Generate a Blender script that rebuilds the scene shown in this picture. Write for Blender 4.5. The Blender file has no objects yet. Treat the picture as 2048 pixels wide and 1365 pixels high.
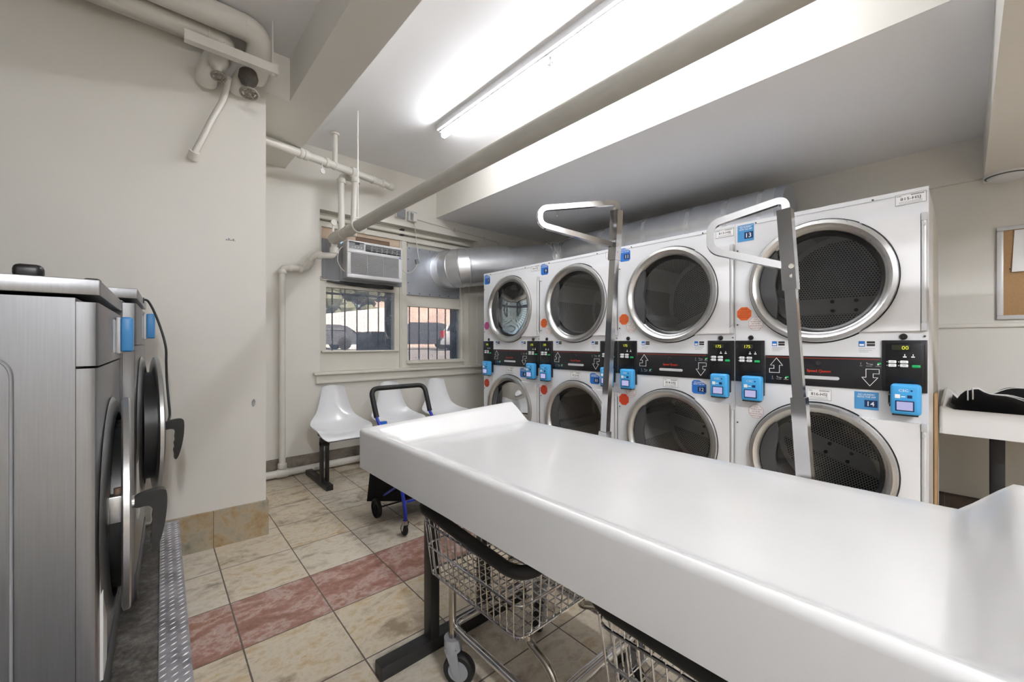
import bpy, bmesh, math, random
from mathutils import Vector, Matrix
random.seed(7)
C = bpy.context.scene.collection
PI = math.pi
R_ = math.radians
V = Vector

# ------------------------------------------------------------------ materials
def lin(c):
    if isinstance(c, str):
        c = c.lstrip('#'); c = [int(c[i:i + 2], 16) / 255 for i in (0, 2, 4)]
    return [((x / 12.92) if x <= .04045 else ((x + .055) / 1.055) ** 2.4) for x in c] + [1.0]

class NT:
    def __init__(s, name):
        s.m = bpy.data.materials.new(name); s.m.use_nodes = True
        s.t = s.m.node_tree; s.t.nodes.clear()
        s.out = s.n('ShaderNodeOutputMaterial')
    def n(s, ty, **kw):
        nd = s.t.nodes.new(ty)
        for k, v in kw.items(): setattr(nd, k, v)
        return nd
    def l(s, a, b): s.t.links.new(a, b)
    def math(s, op, a, b=None, c=None):
        nd = s.n('ShaderNodeMath', operation=op)
        for i, x in enumerate((a, b, c)):
            if x is None: continue
            if isinstance(x, (int, float)): nd.inputs[i].default_value = x
            else: s.l(x, nd.inputs[i])
        return nd.outputs[0]
    def mix(s, f, a, b):
        nd = s.n('ShaderNodeMix', data_type='RGBA')
        for sock, x in ((nd.inputs['Factor'], f), (nd.inputs[6], a), (nd.inputs[7], b)):
            if isinstance(x, (int, float)): sock.default_value = x
            elif isinstance(x, (list, tuple)): sock.default_value = x
            else: s.l(x, sock)
        return nd.outputs[2]
    def noise(s, vec, scale, detail=4, rough=.55, dist=0):
        nd = s.n('ShaderNodeTexNoise')
        nd.inputs['Scale'].default_value = scale; nd.inputs['Detail'].default_value = detail
        nd.inputs['Roughness'].default_value = rough; nd.inputs['Distortion'].default_value = dist
        if vec is not None: s.l(vec, nd.inputs['Vector'])
        return nd
    def ramp(s, f, stops):
        nd = s.n('ShaderNodeValToRGB'); e = nd.color_ramp.elements
        while len(e) < len(stops): e.new(.5)
        for el, (p, c) in zip(e, stops):
            el.position = p; el.color = c if len(c) == 4 else list(c) + [1]
        s.l(f, nd.inputs[0]); return nd.outputs[0]
    def bsdf(s, col=None, rough=.5, metal=0, spec=.5):
        b = s.n('ShaderNodeBsdfPrincipled')
        if col is not None:
            if isinstance(col, (list, tuple)): b.inputs['Base Color'].default_value = col
            else: s.l(col, b.inputs['Base Color'])
        b.inputs['Roughness'].default_value = rough; b.inputs['Metallic'].default_value = metal
        b.inputs['Specular IOR Level'].default_value = spec
        s.l(b.outputs[0], s.out.inputs[0]); return b
    def bump(s, b, h, strength=.2, dist=.01):
        nd = s.n('ShaderNodeBump'); nd.inputs['Strength'].default_value = strength
        nd.inputs['Distance'].default_value = dist
        s.l(h, nd.inputs['Height']); s.l(nd.outputs[0], b.inputs['Normal'])
    def obj(s):
        return s.n('ShaderNodeTexCoord').outputs['Object']

def paint(name, col, rough=.5, metal=0, var=.06, scale=3, bump=0, bscale=60, spec=.5, coat=0):
    t = NT(name); o = t.obj(); c = lin(col)
    nz = t.noise(o, scale, 5)
    d = [x * (1 - var) for x in c[:3]] + [1]; u = [min(1, x * (1 + var)) for x in c[:3]] + [1]
    cc = t.mix(t.math('SMOOTHSTEP' if False else 'MULTIPLY', nz.outputs[0], 1.0), d, u)
    b = t.bsdf(cc, rough, metal, spec)
    if coat:
        b.inputs['Coat Weight'].default_value = coat; b.inputs['Coat Roughness'].default_value = .08
    if bump: t.bump(b, t.noise(o, bscale, 4).outputs[0], bump, .004)
    return t.m

def plain(name, col, rough=.5, metal=0, spec=.5):
    t = NT(name); t.bsdf(lin(col), rough, metal, spec); return t.m

def emit(name, col, strength):
    t = NT(name); e = t.n('ShaderNodeEmission'); e.inputs[0].default_value = lin(col); e.inputs[1].default_value = strength
    t.l(e.outputs[0], t.out.inputs[0]); return t.m

def brushed(name, col, rough=.32, axis=2, var=.12):
    t = NT(name); o = t.obj()
    mp = t.n('ShaderNodeMapping'); sc = [60, 60, 60]; sc[axis] = 1.5
    mp.inputs['Scale'].default_value = sc; t.l(o, mp.inputs[0])
    nz = t.noise(mp.outputs[0], 4, 3); c = lin(col)
    cc = t.mix(nz.outputs[0], [x * (1 - var) for x in c[:3]] + [1], [x * (1 + var) for x in c[:3]] + [1])
    b = t.bsdf(cc, rough, 1.0)
    t.l(t.math('MULTIPLY_ADD', nz.outputs[0], .14, rough - .07), b.inputs['Roughness'])
    t.bump(b, nz.outputs[0], .04, .002)
    return t.m

def glass(name, tint=(.8, .8, .8), refl=.10, haze=None):
    t = NT(name)
    tr = t.n('ShaderNodeBsdfTransparent'); tr.inputs[0].default_value = list(tint) + [1]
    gl = t.n('ShaderNodeBsdfGlossy'); gl.inputs['Roughness'].default_value = .015
    lw = t.n('ShaderNodeLayerWeight'); lw.inputs[0].default_value = .25
    f = t.math('MULTIPLY_ADD', lw.outputs['Fresnel'], .9, refl)
    mx = t.n('ShaderNodeMixShader'); t.l(f, mx.inputs[0]); t.l(tr.outputs[0], mx.inputs[1]); t.l(gl.outputs[0], mx.inputs[2])
    last = mx.outputs[0]
    if haze:
        df = t.n('ShaderNodeBsdfTranslucent'); df.inputs[0].default_value = (.75, .76, .8, 1)
        m2 = t.n('ShaderNodeMixShader'); nz = t.noise(t.obj(), 5, 5)
        t.l(t.math('MULTIPLY', nz.outputs[0], haze), m2.inputs[0]); t.l(last, m2.inputs[1]); t.l(df.outputs[0], m2.inputs[2]); last = m2.outputs[0]
    t.l(last, t.out.inputs[0]); return t.m

def floor_tiles():
    t = NT('stone_floor_tiles'); o = t.obj()
    sx = t.n('ShaderNodeSeparateXYZ'); t.l(o, sx.inputs[0]); X, Y = sx.outputs[0], sx.outputs[1]
    d = R_(.79); cd, sd = math.cos(d), math.sin(d)
    u = t.math('SUBTRACT', t.math('MULTIPLY', X, cd), t.math('MULTIPLY', Y, sd))
    v = t.math('ADD', t.math('MULTIPLY', X, sd), t.math('MULTIPLY', Y, cd))
    a = t.math('DIVIDE', t.math('SUBTRACT', u, .2618), .338); b = t.math('DIVIDE', t.math('SUBTRACT', v, 1.890), .3658)
    ia, ib = t.math('FLOOR', a), t.math('FLOOR', b); fa, fb = t.math('FRACT', a), t.math('FRACT', b)
    ea = t.math('MULTIPLY', t.math('MINIMUM', fa, t.math('SUBTRACT', 1.0, fa)), .338)
    eb = t.math('MULTIPLY', t.math('MINIMUM', fb, t.math('SUBTRACT', 1.0, fb)), .3658)
    e = t.math('MINIMUM', ea, eb)
    wob = t.noise(o, 30, 3)
    e = t.math('ADD', e, t.math('MULTIPLY_ADD', wob.outputs[0], .002, -.001))
    grout = t.math('LESS_THAN', e, .0028)
    # one offset per tile so that every tile has its own veining
    cid = t.n('ShaderNodeCombineXYZ'); t.l(ia, cid.inputs[0]); t.l(ib, cid.inputs[1])
    wn = t.n('ShaderNodeTexWhiteNoise', noise_dimensions='3D'); t.l(cid.outputs[0], wn.inputs['Vector'])
    off = t.n('ShaderNodeVectorMath', operation='MULTIPLY_ADD'); t.l(wn.outputs['Color'], off.inputs[0]); off.inputs[1].default_value = (40, 40, 40); t.l(o, off.inputs[2])
    st = t.n('ShaderNodeMapping'); st.inputs['Rotation'].default_value = (0, 0, .5); st.inputs['Scale'].default_value = (1, 1.9, 1); t.l(off.outputs[0], st.inputs[0])
    n1 = t.noise(st.outputs[0], 4.5, 9, .62, .6); n2 = t.noise(off.outputs[0], 24, 6, .7)
    mixn = t.math('MULTIPLY_ADD', n2.outputs[0], .35, t.math('MULTIPLY', n1.outputs[0], .68))
    tan = t.ramp(mixn, [(.38, lin('#93826a')), (.45, lin('#b8a88f')), (.53, lin('#d0c4af')), (.58, lin('#c6b494')), (.66, lin('#b6966a'))])
    grey = t.ramp(mixn, [(.38, lin('#8d8475')), (.46, lin('#b9af9f')), (.55, lin('#d1cabc')), (.65, lin('#b8ab91'))])
    base = t.mix(wn.outputs['Value'], tan, grey)
    red = t.ramp(mixn, [(.38, lin('#76503f')), (.46, lin('#91695a')), (.51, lin('#a0796d')), (.555, lin('#b59f95')), (.60, lin('#9c7566')), (.68, lin('#8a5c3c'))])
    isred = t.math('LESS_THAN', t.math('ABSOLUTE', t.math('SUBTRACT', t.math('FLOORED_MODULO', ib, 8.0), 0.0)), .5)
    col = t.mix(isred, base, red)
    vo = t.n('ShaderNodeTexVoronoi', feature='DISTANCE_TO_EDGE'); vo.inputs['Scale'].default_value = 7
    dv = t.n('ShaderNodeVectorMath', operation='MULTIPLY_ADD'); t.l(n1.outputs['Color'], dv.inputs[0]); dv.inputs[1].default_value = (.25, .25, .25); t.l(off.outputs[0], dv.inputs[2]); t.l(dv.outputs[0], vo.inputs['Vector'])
    vein = t.math('MULTIPLY', t.math('LESS_THAN', vo.outputs[0], .012), t.math('GREATER_THAN', n1.outputs[0], .53))
    col = t.mix(t.math('MULTIPLY', vein, .35), col, lin('#d3cabb'))
    col = t.mix(grout, col, lin('#5a5048'))
    b_ = t.bsdf(col, .42)
    t.l(t.math('MULTIPLY_ADD', n2.outputs[0], .3, .28), b_.inputs['Roughness'])
    h = t.math('ADD', t.math('MULTIPLY', t.math('MINIMUM', e, .005), 60.0), t.math('MULTIPLY', mixn, .35))
    t.bump(b_, h, .25, .004)
    return t.m

def base_tiles(name, cols, pitch, x0, axis=0):
    t = NT(name); o = t.obj(); sx = t.n('ShaderNodeSeparateXYZ'); t.l(o, sx.inputs[0])
    a = t.math('DIVIDE', t.math('SUBTRACT', sx.outputs[axis], x0), pitch); fa = t.math('FRACT', a)
    e = t.math('MULTIPLY', t.math('MINIMUM', fa, t.math('SUBTRACT', 1.0, fa)), pitch)
    wn = t.n('ShaderNodeTexWhiteNoise', noise_dimensions='1D'); t.l(t.math('FLOOR', a), wn.inputs['W'])
    off = t.n('ShaderNodeVectorMath', operation='MULTIPLY_ADD'); t.l(wn.outputs['Color'], off.inputs[0]); off.inputs[1].default_value = (30, 30, 30); t.l(o, off.inputs[2])
    n1 = t.noise(off.outputs[0], 6, 9, .65, .5)
    n2 = t.noise(off.outputs[0], 26, 6, .7)
    mixn = t.math('MULTIPLY_ADD', n2.outputs[0], .3, t.math('MULTIPLY', n1.outputs[0], .72))
    k = len(cols)
    col = t.ramp(mixn, [(.38 + .30 * i / (k - 1), lin(c)) for i, c in enumerate(cols)])
    col = t.mix(t.math('LESS_THAN', e, .002), col, lin('#6b6257'))
    b = t.bsdf(col, .5); t.bump(b, mixn, .2, .004); return t.m

def perforated(name, wall, band):
    """metal drum sheet with rows of round holes; wall: rolled round the local Y axis, else flat in X-Z"""
    t = NT(name); o = t.obj(); sx = t.n('ShaderNodeSeparateXYZ'); t.l(o, sx.inputs[0])
    if wall:
        a = t.math('MULTIPLY', t.math('ARCTAN2', sx.outputs[2], sx.outputs[0]), .37); b = sx.outputs[1]
    else:
        a, b = sx.outputs[0], sx.outputs[2]
    p = .0155
    a1 = t.math('DIVIDE', a, p); b1 = t.math('DIVIDE', b, p * 1.732)
    def cell(oa):
        fa = t.math('SUBTRACT', t.math('FRACT', t.math('ADD', a1, oa)), .5)
        fb = t.math('MULTIPLY', t.math('SUBTRACT', t.math('FRACT', t.math('ADD', b1, oa)), .5), 1.732)
        return t.math('SQRT', t.math('ADD', t.math('MULTIPLY', fa, fa), t.math('MULTIPLY', fb, fb)))
    d = t.math('MINIMUM', cell(0.0), cell(.5))
    hole = t.math('LESS_THAN', d, .32)
    if wall:
        rib = t.math('GREATER_THAN', t.math('SINE', t.math('MULTIPLY', t.math('ARCTAN2', sx.outputs[2], sx.outputs[0]), 5.0)), -.35)
        hole = t.math('MULTIPLY', hole, rib)
    else:
        bz = t.math('GREATER_THAN', t.math('ABSOLUTE', t.math('SUBTRACT', b, band)), .05)
        rr = t.math('SQRT', t.math('ADD', t.math('MULTIPLY', a, a), t.math('MULTIPLY', b, b)))
        hole = t.math('MULTIPLY', t.math('MULTIPLY', hole, bz), t.math('LESS_THAN', rr, .335))
    nz = t.noise(o, 8, 4)
    c0 = t.mix(nz.outputs[0], lin('#dedcd8'), lin('#efeeea'))
    b_ = t.bsdf(t.mix(hole, c0, lin('#141414')), .45, 0)
    return t.m

M = {}
M['wall'] = paint('cream_wall_paint', '#dedbd4', .42, var=.035, scale=2.2, bump=.12, bscale=35)
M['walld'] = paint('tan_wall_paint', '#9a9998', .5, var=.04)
M['ceiling'] = paint('white_ceiling_paint', '#ececee', .6, var=.03, scale=1.7, bump=.25, bscale=7)
M['soffit'] = paint('grey_white_soffit_paint', '#ececee', .6, var=.02, scale=2, bump=.08, bscale=25)
M['pipe'] = paint('white_pipe_enamel', '#d9d6cf', .35, var=.06, scale=9, bump=.25, bscale=28)
M['pipe_dusty'] = paint('dusty_beige_pipe_paint', '#b9b6ae', .55, var=.10, scale=9, bump=.35, bscale=22)
M['trim'] = paint('cream_window_paint', '#d6d3c9', .4, var=.05, scale=5, bump=.12, bscale=40)
M['floor'] = floor_tiles()
M['basel'] = base_tiles('stone_skirting', ['#7d7a6e', '#98907f', '#a79a84', '#a08a68', '#8f6d47'], .345, .30)
M['basew'] = base_tiles('dark_stone_skirting', ['#5f584f', '#7b7368', '#8b8276', '#7a6e60'], .33, .66)
M['baser'] = base_tiles('brown_skirting', ['#3c322a', '#4d4036', '#5a4a3e'], .33, .1, 1)
M['white'] = paint('white_enamel', '#dfe0e3', .28, var=.015, scale=3, coat=.3)
M['white2'] = paint('white_enamel_door', '#e6e6e8', .26, var=.012, scale=3, coat=.3)
M['gel'] = paint('white_gelcoat', '#e3e3e3', .22, var=.02, scale=6, coat=.35)
M['shell'] = paint('glossy_white_plastic', '#e4e5e7', .2, var=.015, scale=5, coat=.2)
M['chrome'] = plain('chrome', '#d2d2d4', .1, 1)
M['chromed'] = paint('worn_chrome', '#a9a49b', .2, 1, var=.2, scale=20)
M['steel'] = brushed('brushed_stainless', '#b9b9b9', .34, 0)
M['steelv'] = brushed('brushed_stainless_vertical', '#98999c', .36, 2)
M['ring'] = brushed('satin_ring', '#c9c9c9', .3, 2, .05)
M['zinc'] = paint('galvanised_sheet', '#c3c8d0', .4, .85, var=.12, scale=9)
M['duct'] = paint('polished_duct_metal', '#dcdee2', .3, .9, var=.10, scale=12, bump=.1, bscale=9)
M['tape'] = paint('clear_tape', '#e3e5e7', .16, .7, var=.2, scale=40, bump=.5, bscale=70)
M['black'] = plain('black_plastic', '#161616', .38)
M['blackm'] = paint('black_powder_coat', '#1c1b1b', .45, var=.2, scale=15)
M['rubber'] = plain('black_rubber', '#121212', .6)
M['fabric'] = paint('black_cloth', '#101012', .9, var=.3, scale=60, spec=.2)
M['sidep'] = plain('beige_side_sheet', '#b9b6ad', .45)
M['dgrey'] = plain('dark_grey_plastic', '#4a4a4b', .35)
M['gasket'] = plain('black_gasket', '#0d0d0d', .4)
M['grey'] = plain('grey_plastic', '#8d8f93', .4)
M['lgrey'] = plain('light_grey_plastic', '#c4c5c7', .4)
M['panel'] = plain('black_panel', '#1d1d20', .3)
M['paneld'] = plain('black_panel_inset', '#141416', .25)
M['redline'] = plain('red_print', '#8c3426', .4)
M['logo'] = plain('red_orange_print', '#e0401f', .4)
M['ink'] = plain('black_print', '#222222', .5)
M['inkw'] = plain('white_print', '#f0f0f0', .5)
M['inkr'] = plain('dull_red_print', '#b0605c', .5)
M['green'] = plain('green_key', '#1fae62', .4)
M['key'] = plain('white_key', '#f0f0f0', .4)
M['led'] = emit('yellow_green_led', '#eef04a', .42)
M['leddim'] = plain('display_window', '#2a2b20', .2)
M['blue'] = plain('blue_sticker', '#4a90c4', .4)
M['blue2'] = plain('royal_blue_sticker', '#2a6fc0', .4)
M['navy'] = plain('navy_sticker', '#14305c', .4)
M['orange'] = plain('orange_sticker', '#e26a2e', .5)
M['redo'] = plain('red_orange_sticker', '#cf4526', .5)
M['pink'] = plain('pink_sticker', '#c9559a', .5)
M['paper'] = plain('white_paper', '#ececec', .6)
M['reader'] = plain('sky_blue_plastic', '#45a3df', .32)
M['readerd'] = plain('blue_plastic', '#3d86c0', .35)
M['screen'] = emit('lilac_lcd', '#c9c6f2', .30)
M['glassd'] = glass('dryer_door_glass', (.66, .67, .69), .05)
M['glassw'] = glass('window_glass', (.9, .91, .93), .03, haze=.5)
M['drumw'] = perforated('drum_wall_sheet', True, 0)
M['drumb'] = perforated('drum_back_sheet', False, -.085)
M['drumr'] = paint('drum_front_sheet', '#c4c5c3', .4, .4, var=.06)
M['ply'] = paint('bare_plywood', '#cdb8a2', .65, var=.1, scale=6)
M['wood'] = paint('old_brown_wood', '#7b6453', .7, var=.3, scale=14)
M['hard'] = paint('hardboard_edge', '#a8865f', .7, var=.1, scale=9)
M['cork'] = paint('cork', '#a88660', .85, var=.22, scale=110, bump=.4, bscale=120)
M['alum'] = plain('white_aluminium', '#d4d5d6', .35, .2)
M['bluem'] = plain('cobalt_blue_paint', '#1b2fa8', .35)
M['bluec'] = plain('blue_clip', '#1c66c4', .4)
M['concrete'] = None
M['valve'] = paint('flaking_valve_paint', '#8f8a80', .7, var=.75, scale=120, bump=.5, bscale=150)
M['valved'] = paint('grimy_dark_brass', '#514b44', .6, var=.5, scale=70, bump=.5, bscale=90)
M['cardcord'] = plain('white_cord', '#d8d6d0', .5)
M['tag'] = plain('painted_tag', '#d5d3cd', .5)

def concrete():
    t = NT('grimy_concrete'); o = t.obj(); n1 = t.noise(o, 7, 10, .7, .4); n2 = t.noise(o, 45, 6, .75)
    f = t.math('MULTIPLY_ADD', n2.outputs[0], .4, t.math('MULTIPLY', n1.outputs[0], .62))
    col = t.ramp(f, [(.36, lin('#2c2926')), (.48, lin('#4b4742')), (.58, lin('#6f6c67')), (.70, lin('#a3a19c'))])
    b = t.bsdf(col, .65); t.bump(b, f, .5, .006); return t.m
M['concrete'] = concrete()
def tread():
    t = NT('tread_plate_metal'); o = t.obj(); n1 = t.noise(o, 9, 8, .7)
    col = t.ramp(n1.outputs[0], [(.36, lin('#8a8a90')), (.5, lin('#b4b3bb')), (.7, lin('#cbcad1'))])
    b = t.bsdf(col, .38, .75); return t.m
M['tread'] = tread()

# ------------------------------------------------------------------ mesh builder
_txt = {}
def text_geo(s, bold=.006):
    if s in _txt: return _txt[s]
    cu = bpy.data.curves.new('lettering', 'FONT'); cu.body = s; cu.size = 1; cu.align_x = 'LEFT'; cu.resolution_u = 2; cu.offset = 0 if s in ('175', '00') else bold
    o = bpy.data.objects.new('lettering', cu); C.objects.link(o)
    bpy.context.view_layer.update()
    me = bpy.data.meshes.new_from_object(o.evaluated_get(bpy.context.evaluated_depsgraph_get()))
    vs = [(v.co.x, v.co.y) for v in me.vertices]; fs = [tuple(p.vertices) for p in me.polygons]
    x0 = min(v[0] for v in vs); x1 = max(v[0] for v in vs); y0 = min(v[1] for v in vs); y1 = max(v[1] for v in vs)
    bpy.data.objects.remove(o); bpy.data.curves.remove(cu); bpy.data.meshes.remove(me)
    _txt[s] = (vs, fs, x0, x1, y0, y1); return _txt[s]

class B:
    def __init__(s): s.v = []; s.f = []; s.m = []
    def add(s, vs, fs, m=0):
        k = len(s.v); s.v += [tuple(v) for v in vs]
        s.f += [tuple(i + k for i in f) for f in fs]; s.m += [m] * len(fs)
    def box(s, x0, x1, y0, y1, z0, z1, m=0, r=0, seg=2):
        vs = [(x, y, z) for x in (x0, x1) for y in (y0, y1) for z in (z0, z1)]
        fs = [(0, 1, 3, 2), (4, 6, 7, 5), (0, 4, 5, 1), (2, 3, 7, 6), (0, 2, 6, 4), (1, 5, 7, 3)]
        if r <= 0: s.add(vs, fs, m); return
        bm = bmesh.new(); q = [bm.verts.new(v) for v in vs]
        for f in fs: bm.faces.new([q[i] for i in f])
        bmesh.ops.bevel(bm, geom=bm.edges[:], offset=r, segments=seg, affect='EDGES', profile=.5)
        bm.verts.index_update()
        s.add([v.co[:] for v in bm.verts], [[v.index for v in f.verts] for f in bm.faces], m); bm.free()
    def obox(s, c, U, W, N, hu, hw, hn, m=0):
        """box about c along the given unit axes with half sizes"""
        vs = [V(c) + V(U) * a * hu + V(W) * b * hw + V(N) * d * hn for a in (-1, 1) for b in (-1, 1) for d in (-1, 1)]
        s.add(vs, [(0, 1, 3, 2), (4, 6, 7, 5), (0, 4, 5, 1), (2, 3, 7, 6), (0, 2, 6, 4), (1, 5, 7, 3)], m)
    def tube(s, pts, r, m=0, seg=10, closed=False, up=None, rx=None, ph=0, caps=True):
        """sweep of a round (or rx: flattened) section along pts; r may be a list"""
        P = [V(p) for p in pts]; n = len(P)
        T = []
        for i in range(n):
            a = P[(i - 1) % n] if (closed or i > 0) else P[0]; b = P[(i + 1) % n] if (closed or i < n - 1) else P[-1]
            d = b - a; T.append(d.normalized() if d.length > 1e-9 else V((0, 0, 1)))
        nrm = V(up) if up is not None else (V((0, 0, 1)) if abs(T[0].z) < .9 else V((1, 0, 0)))
        vs = []
        for i in range(n):
            nrm = (nrm - T[i] * nrm.dot(T[i]))
            if nrm.length < 1e-6: nrm = T[i].orthogonal()
            nrm.normalize(); bi = T[i].cross(nrm)
            rr = r[i] if isinstance(r, (list, tuple)) else r
            for k in range(seg):
                a = 2 * PI * k / seg + ph
                vs.append(P[i] + nrm * math.cos(a) * rr + bi * math.sin(a) * (rr if rx is None else rx))
        fs = []
        for i in range(n if closed else n - 1):
            j = (i + 1) % n
            for k in range(seg):
                q = (k + 1) % seg; fs.append((i * seg + k, i * seg + q, j * seg + q, j * seg + k))
        if not closed and caps:
            fs.append(tuple(range(seg))[::-1]); fs.append(tuple((n - 1) * seg + k for k in range(seg)))
        s.add(vs, fs, m)
    def cyl(s, p, q, r, m=0, seg=16): s.tube([p, q], r, m, seg)
    def sqtube(s, pts, w, m=0, up=None, closed=False):
        s.tube(pts, w / math.sqrt(2), m, 4, closed, up, ph=PI / 4)
    def lathe(s, prof, o, ax, m=0, seg=32, arc=2 * PI, mats=None):
        ax = V(ax).normalized(); a = ax.orthogonal().normalized(); b = ax.cross(a); o = V(o)
        vs = []; n = len(prof); k = seg if arc >= 2 * PI - 1e-6 else seg + 1
        for i in range(k):
            t = arc * i / seg; e = a * math.cos(t) + b * math.sin(t)
            for (r, h) in prof: vs.append(o + e * r + ax * h)
        for i in range(seg):
            j = (i + 1) % k
            for q in range(n - 1):
                s.add([vs[i * n + q], vs[j * n + q], vs[j * n + q + 1], vs[i * n + q + 1]], [(0, 1, 2, 3)], mats[q] if mats else m)
    def lathe_s(s, prof, o, ax, m=0, seg=32):
        ax = V(ax).normalized(); a = ax.orthogonal().normalized(); b = ax.cross(a); o = V(o); n = len(prof)
        vs = [o + (a * math.cos(2 * PI * i / seg) + b * math.sin(2 * PI * i / seg)) * r + ax * h for i in range(seg) for (r, h) in prof]
        fs = [(i * n + q, ((i + 1) % seg) * n + q, ((i + 1) % seg) * n + q + 1, i * n + q + 1) for i in range(seg) for q in range(n - 1)]
        s.add(vs, fs, m)
    def prism(s, pts, o, U, W, N, d, m=0, md=None):
        """outline pts (u,w) in the plane o+uU+wW, extruded by d along N"""
        o, U, W, N = V(o), V(U), V(W), V(N); n = len(pts)
        vs = [o + U * a + W * b for a, b in pts] + [o + U * a + W * b + N * d for a, b in pts]
        s.add(vs, [tuple(range(n)), tuple(range(2 * n - 1, n - 1, -1))], m)
        s.add(vs, [(i, (i + 1) % n, n + (i + 1) % n, n + i) for i in range(n)], m if md is None else md)
    def poly(s, pts, m=0): s.add(pts, [tuple(range(len(pts)))], m)
    def grid(s, fn, nu, nv, m=0):
        vs = [fn(i / nu, j / nv) for i in range(nu + 1) for j in range(nv + 1)]; w = nv + 1
        s.add(vs, [(i * w + j, (i + 1) * w + j, (i + 1) * w + j + 1, i * w + j + 1) for i in range(nu) for j in range(nv)], m)
    def sphere(s, c, r, m=0, seg=14, rings=8, sc=(1, 1, 1)):
        c = V(c)
        def fn(u, v):
            a = 2 * PI * u; t = PI * v
            return c + V((math.cos(a) * math.sin(t) * r * sc[0], math.sin(a) * math.sin(t) * r * sc[1], math.cos(t) * r * sc[2]))
        s.grid(fn, seg, rings, m)
    def text(s, txt, o, U, W, h, m=0, align='C', w=None):
        vs, fs, x0, x1, y0, y1 = text_geo(txt); k = h / .72
        kx = k if w is None else w / (x1 - x0)
        off = {'C': (x0 + x1) / 2, 'L': x0, 'R': x1}[align]; o, U, W = V(o), V(U), V(W)
        s.add([o + U * ((x - off) * kx) + W * (y * k) for x, y in vs], fs, m)

def fillet(pts, r, n=6, closed=False):
    P = [V(p) for p in pts]; out = []; N = len(P)
    for i in range(N):
        if not closed and i in (0, N - 1): out.append(P[i]); continue
        a, b, c = P[i - 1], P[i], P[(i + 1) % N]
        d1, d2 = (a - b), (c - b); k = min(r, d1.length * .49, d2.length * .49)
        p, q = b + d1.normalized() * k, b + d2.normalized() * k
        for j in range(n + 1):
            t = j / n; out.append(p * (1 - t) ** 2 + b * 2 * t * (1 - t) + q * t * t)
    return out

def obj(name, b, mats, parent=None, angle=40, loc=None):
    me = bpy.data.meshes.new(name); me.from_pydata(b.v, [], b.f)
    ms = mats if isinstance(mats, (list, tuple)) else [mats]
    for m in ms: me.materials.append(M[m] if isinstance(m, str) else m)
    me.polygons.foreach_set('material_index', b.m)
    bm = bmesh.new(); bm.from_mesh(me); bmesh.ops.recalc_face_normals(bm, faces=bm.faces[:]); bm.to_mesh(me); bm.free()
    me.polygons.foreach_set('use_smooth', [True] * len(me.polygons))
    me.set_sharp_from_angle(angle=R_(angle)); me.update()
    o = bpy.data.objects.new(name, me); C.objects.link(o)
    if parent is not None: o.parent = parent
    if loc is not None: o.location = loc
    return o
def tag(o, label, cat, group=None):
    o['label'] = label; o['category'] = cat
    if group: o['group'] = group
    return o
def thing(name, label, cat, loc=(0, 0, 0), rotz=0, group=None):
    o = bpy.data.objects.new(name, None); C.objects.link(o); o.empty_display_size = .1
    o.location = loc; o.rotation_euler = (0, 0, rotz); return tag(o, label, cat, group)
def struct(name, b, mats, parent=None):
    o = obj(name, b, mats, parent)
    if parent is None: o['kind'] = 'structure'
    return o
def dup(root, loc, label=None, rotz=None):
    r = root.copy(); C.objects.link(r); r.location = loc
    if rotz is not None: r.rotation_euler = (0, 0, rotz)
    if label: r['label'] = label
    for ch in list(root.children):
        c = ch.copy(); C.objects.link(c); c.parent = r
        for g in list(ch.children):
            d = g.copy(); C.objects.link(d); d.parent = c
    return r
XA, YA, ZA = V((1, 0, 0)), V((0, 1, 0)), V((0, 0, 1))

# ------------------------------------------------------------------ the room
YW, XR, ZC = 4.08, 4.35, 3.03
b = B(); b.box(-1.75, 4.6, -3.75, 4.4, -.12, 0); struct('floor', b, 'floor')
b = B(); b.box(-1.75, 4.6, -3.75, 4.4, ZC, ZC + .12); struct('ceiling', b, 'ceiling')
b = B()
b.prism([(-1.75, 3.066), (.565, 2.92), (.565, 4.3), (-1.75, 4.3)], (0, 0, 0), XA, YA, ZA, ZC); wl_ = struct('wall_left', b, 'wall')
b = B(); b.prism([(0, 0), (.010, .012), (.013, .032), (.006, .05), (-.004, .036), (-.006, .012)], (.497, 2.9235, .800), XA, ZA, -YA, .0012, 0); obj('paint_chip', b, 'grey', wl_)
b = B(); [b.box(.36 + .011 * i, .368 + .011 * i, 2.930, 2.9345, 1.802, 1.802 + .007 * (1 + i % 2)) for i in range(7)]; obj('scuff_mark', b, 'grey', wl_)
b = B()                                                          # the wall with the windows, an opening left in it
ox0, ox1, oz0, oz1 = 1.234, 3.095, .90, 2.456
b.box(.565, ox0, YW, 4.34, 0, ZC); b.box(ox1, 4.6, YW, 4.34, 0, ZC)
b.box(ox0, ox1, YW, 4.34, 0, oz0); b.box(ox0, ox1, YW, 4.34, oz1, ZC); struct('wall_window', b, 'wall')
b = B(); b.box(XR, XR + .2, -3.75, YW, 0, ZC); struct('wall_right', b, 'wall')
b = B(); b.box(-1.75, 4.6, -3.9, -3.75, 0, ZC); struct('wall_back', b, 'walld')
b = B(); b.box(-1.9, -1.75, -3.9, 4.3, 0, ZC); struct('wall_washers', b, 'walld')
b = B(); b.box(.70, .94, -3.75, 2.92, 2.755, ZC); struct('ceiling_beam', b, 'wall')
b = B(); b.box(.565, .94, 2.9205, YW, 2.755, ZC); b.box(-1.75, .565, 2.9, 2.93, 2.9, ZC); struct('ceiling_ledge', b, 'wall')
b = B()                                                          # dropped soffit over the dryers: cream face, grey-white underside
b.add([(2.5, -.085, 2.625), (XR, -.085, 2.625), (XR, YW, 2.625), (2.5, YW, 2.625)], [(0, 1, 2, 3)], 1)
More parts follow.
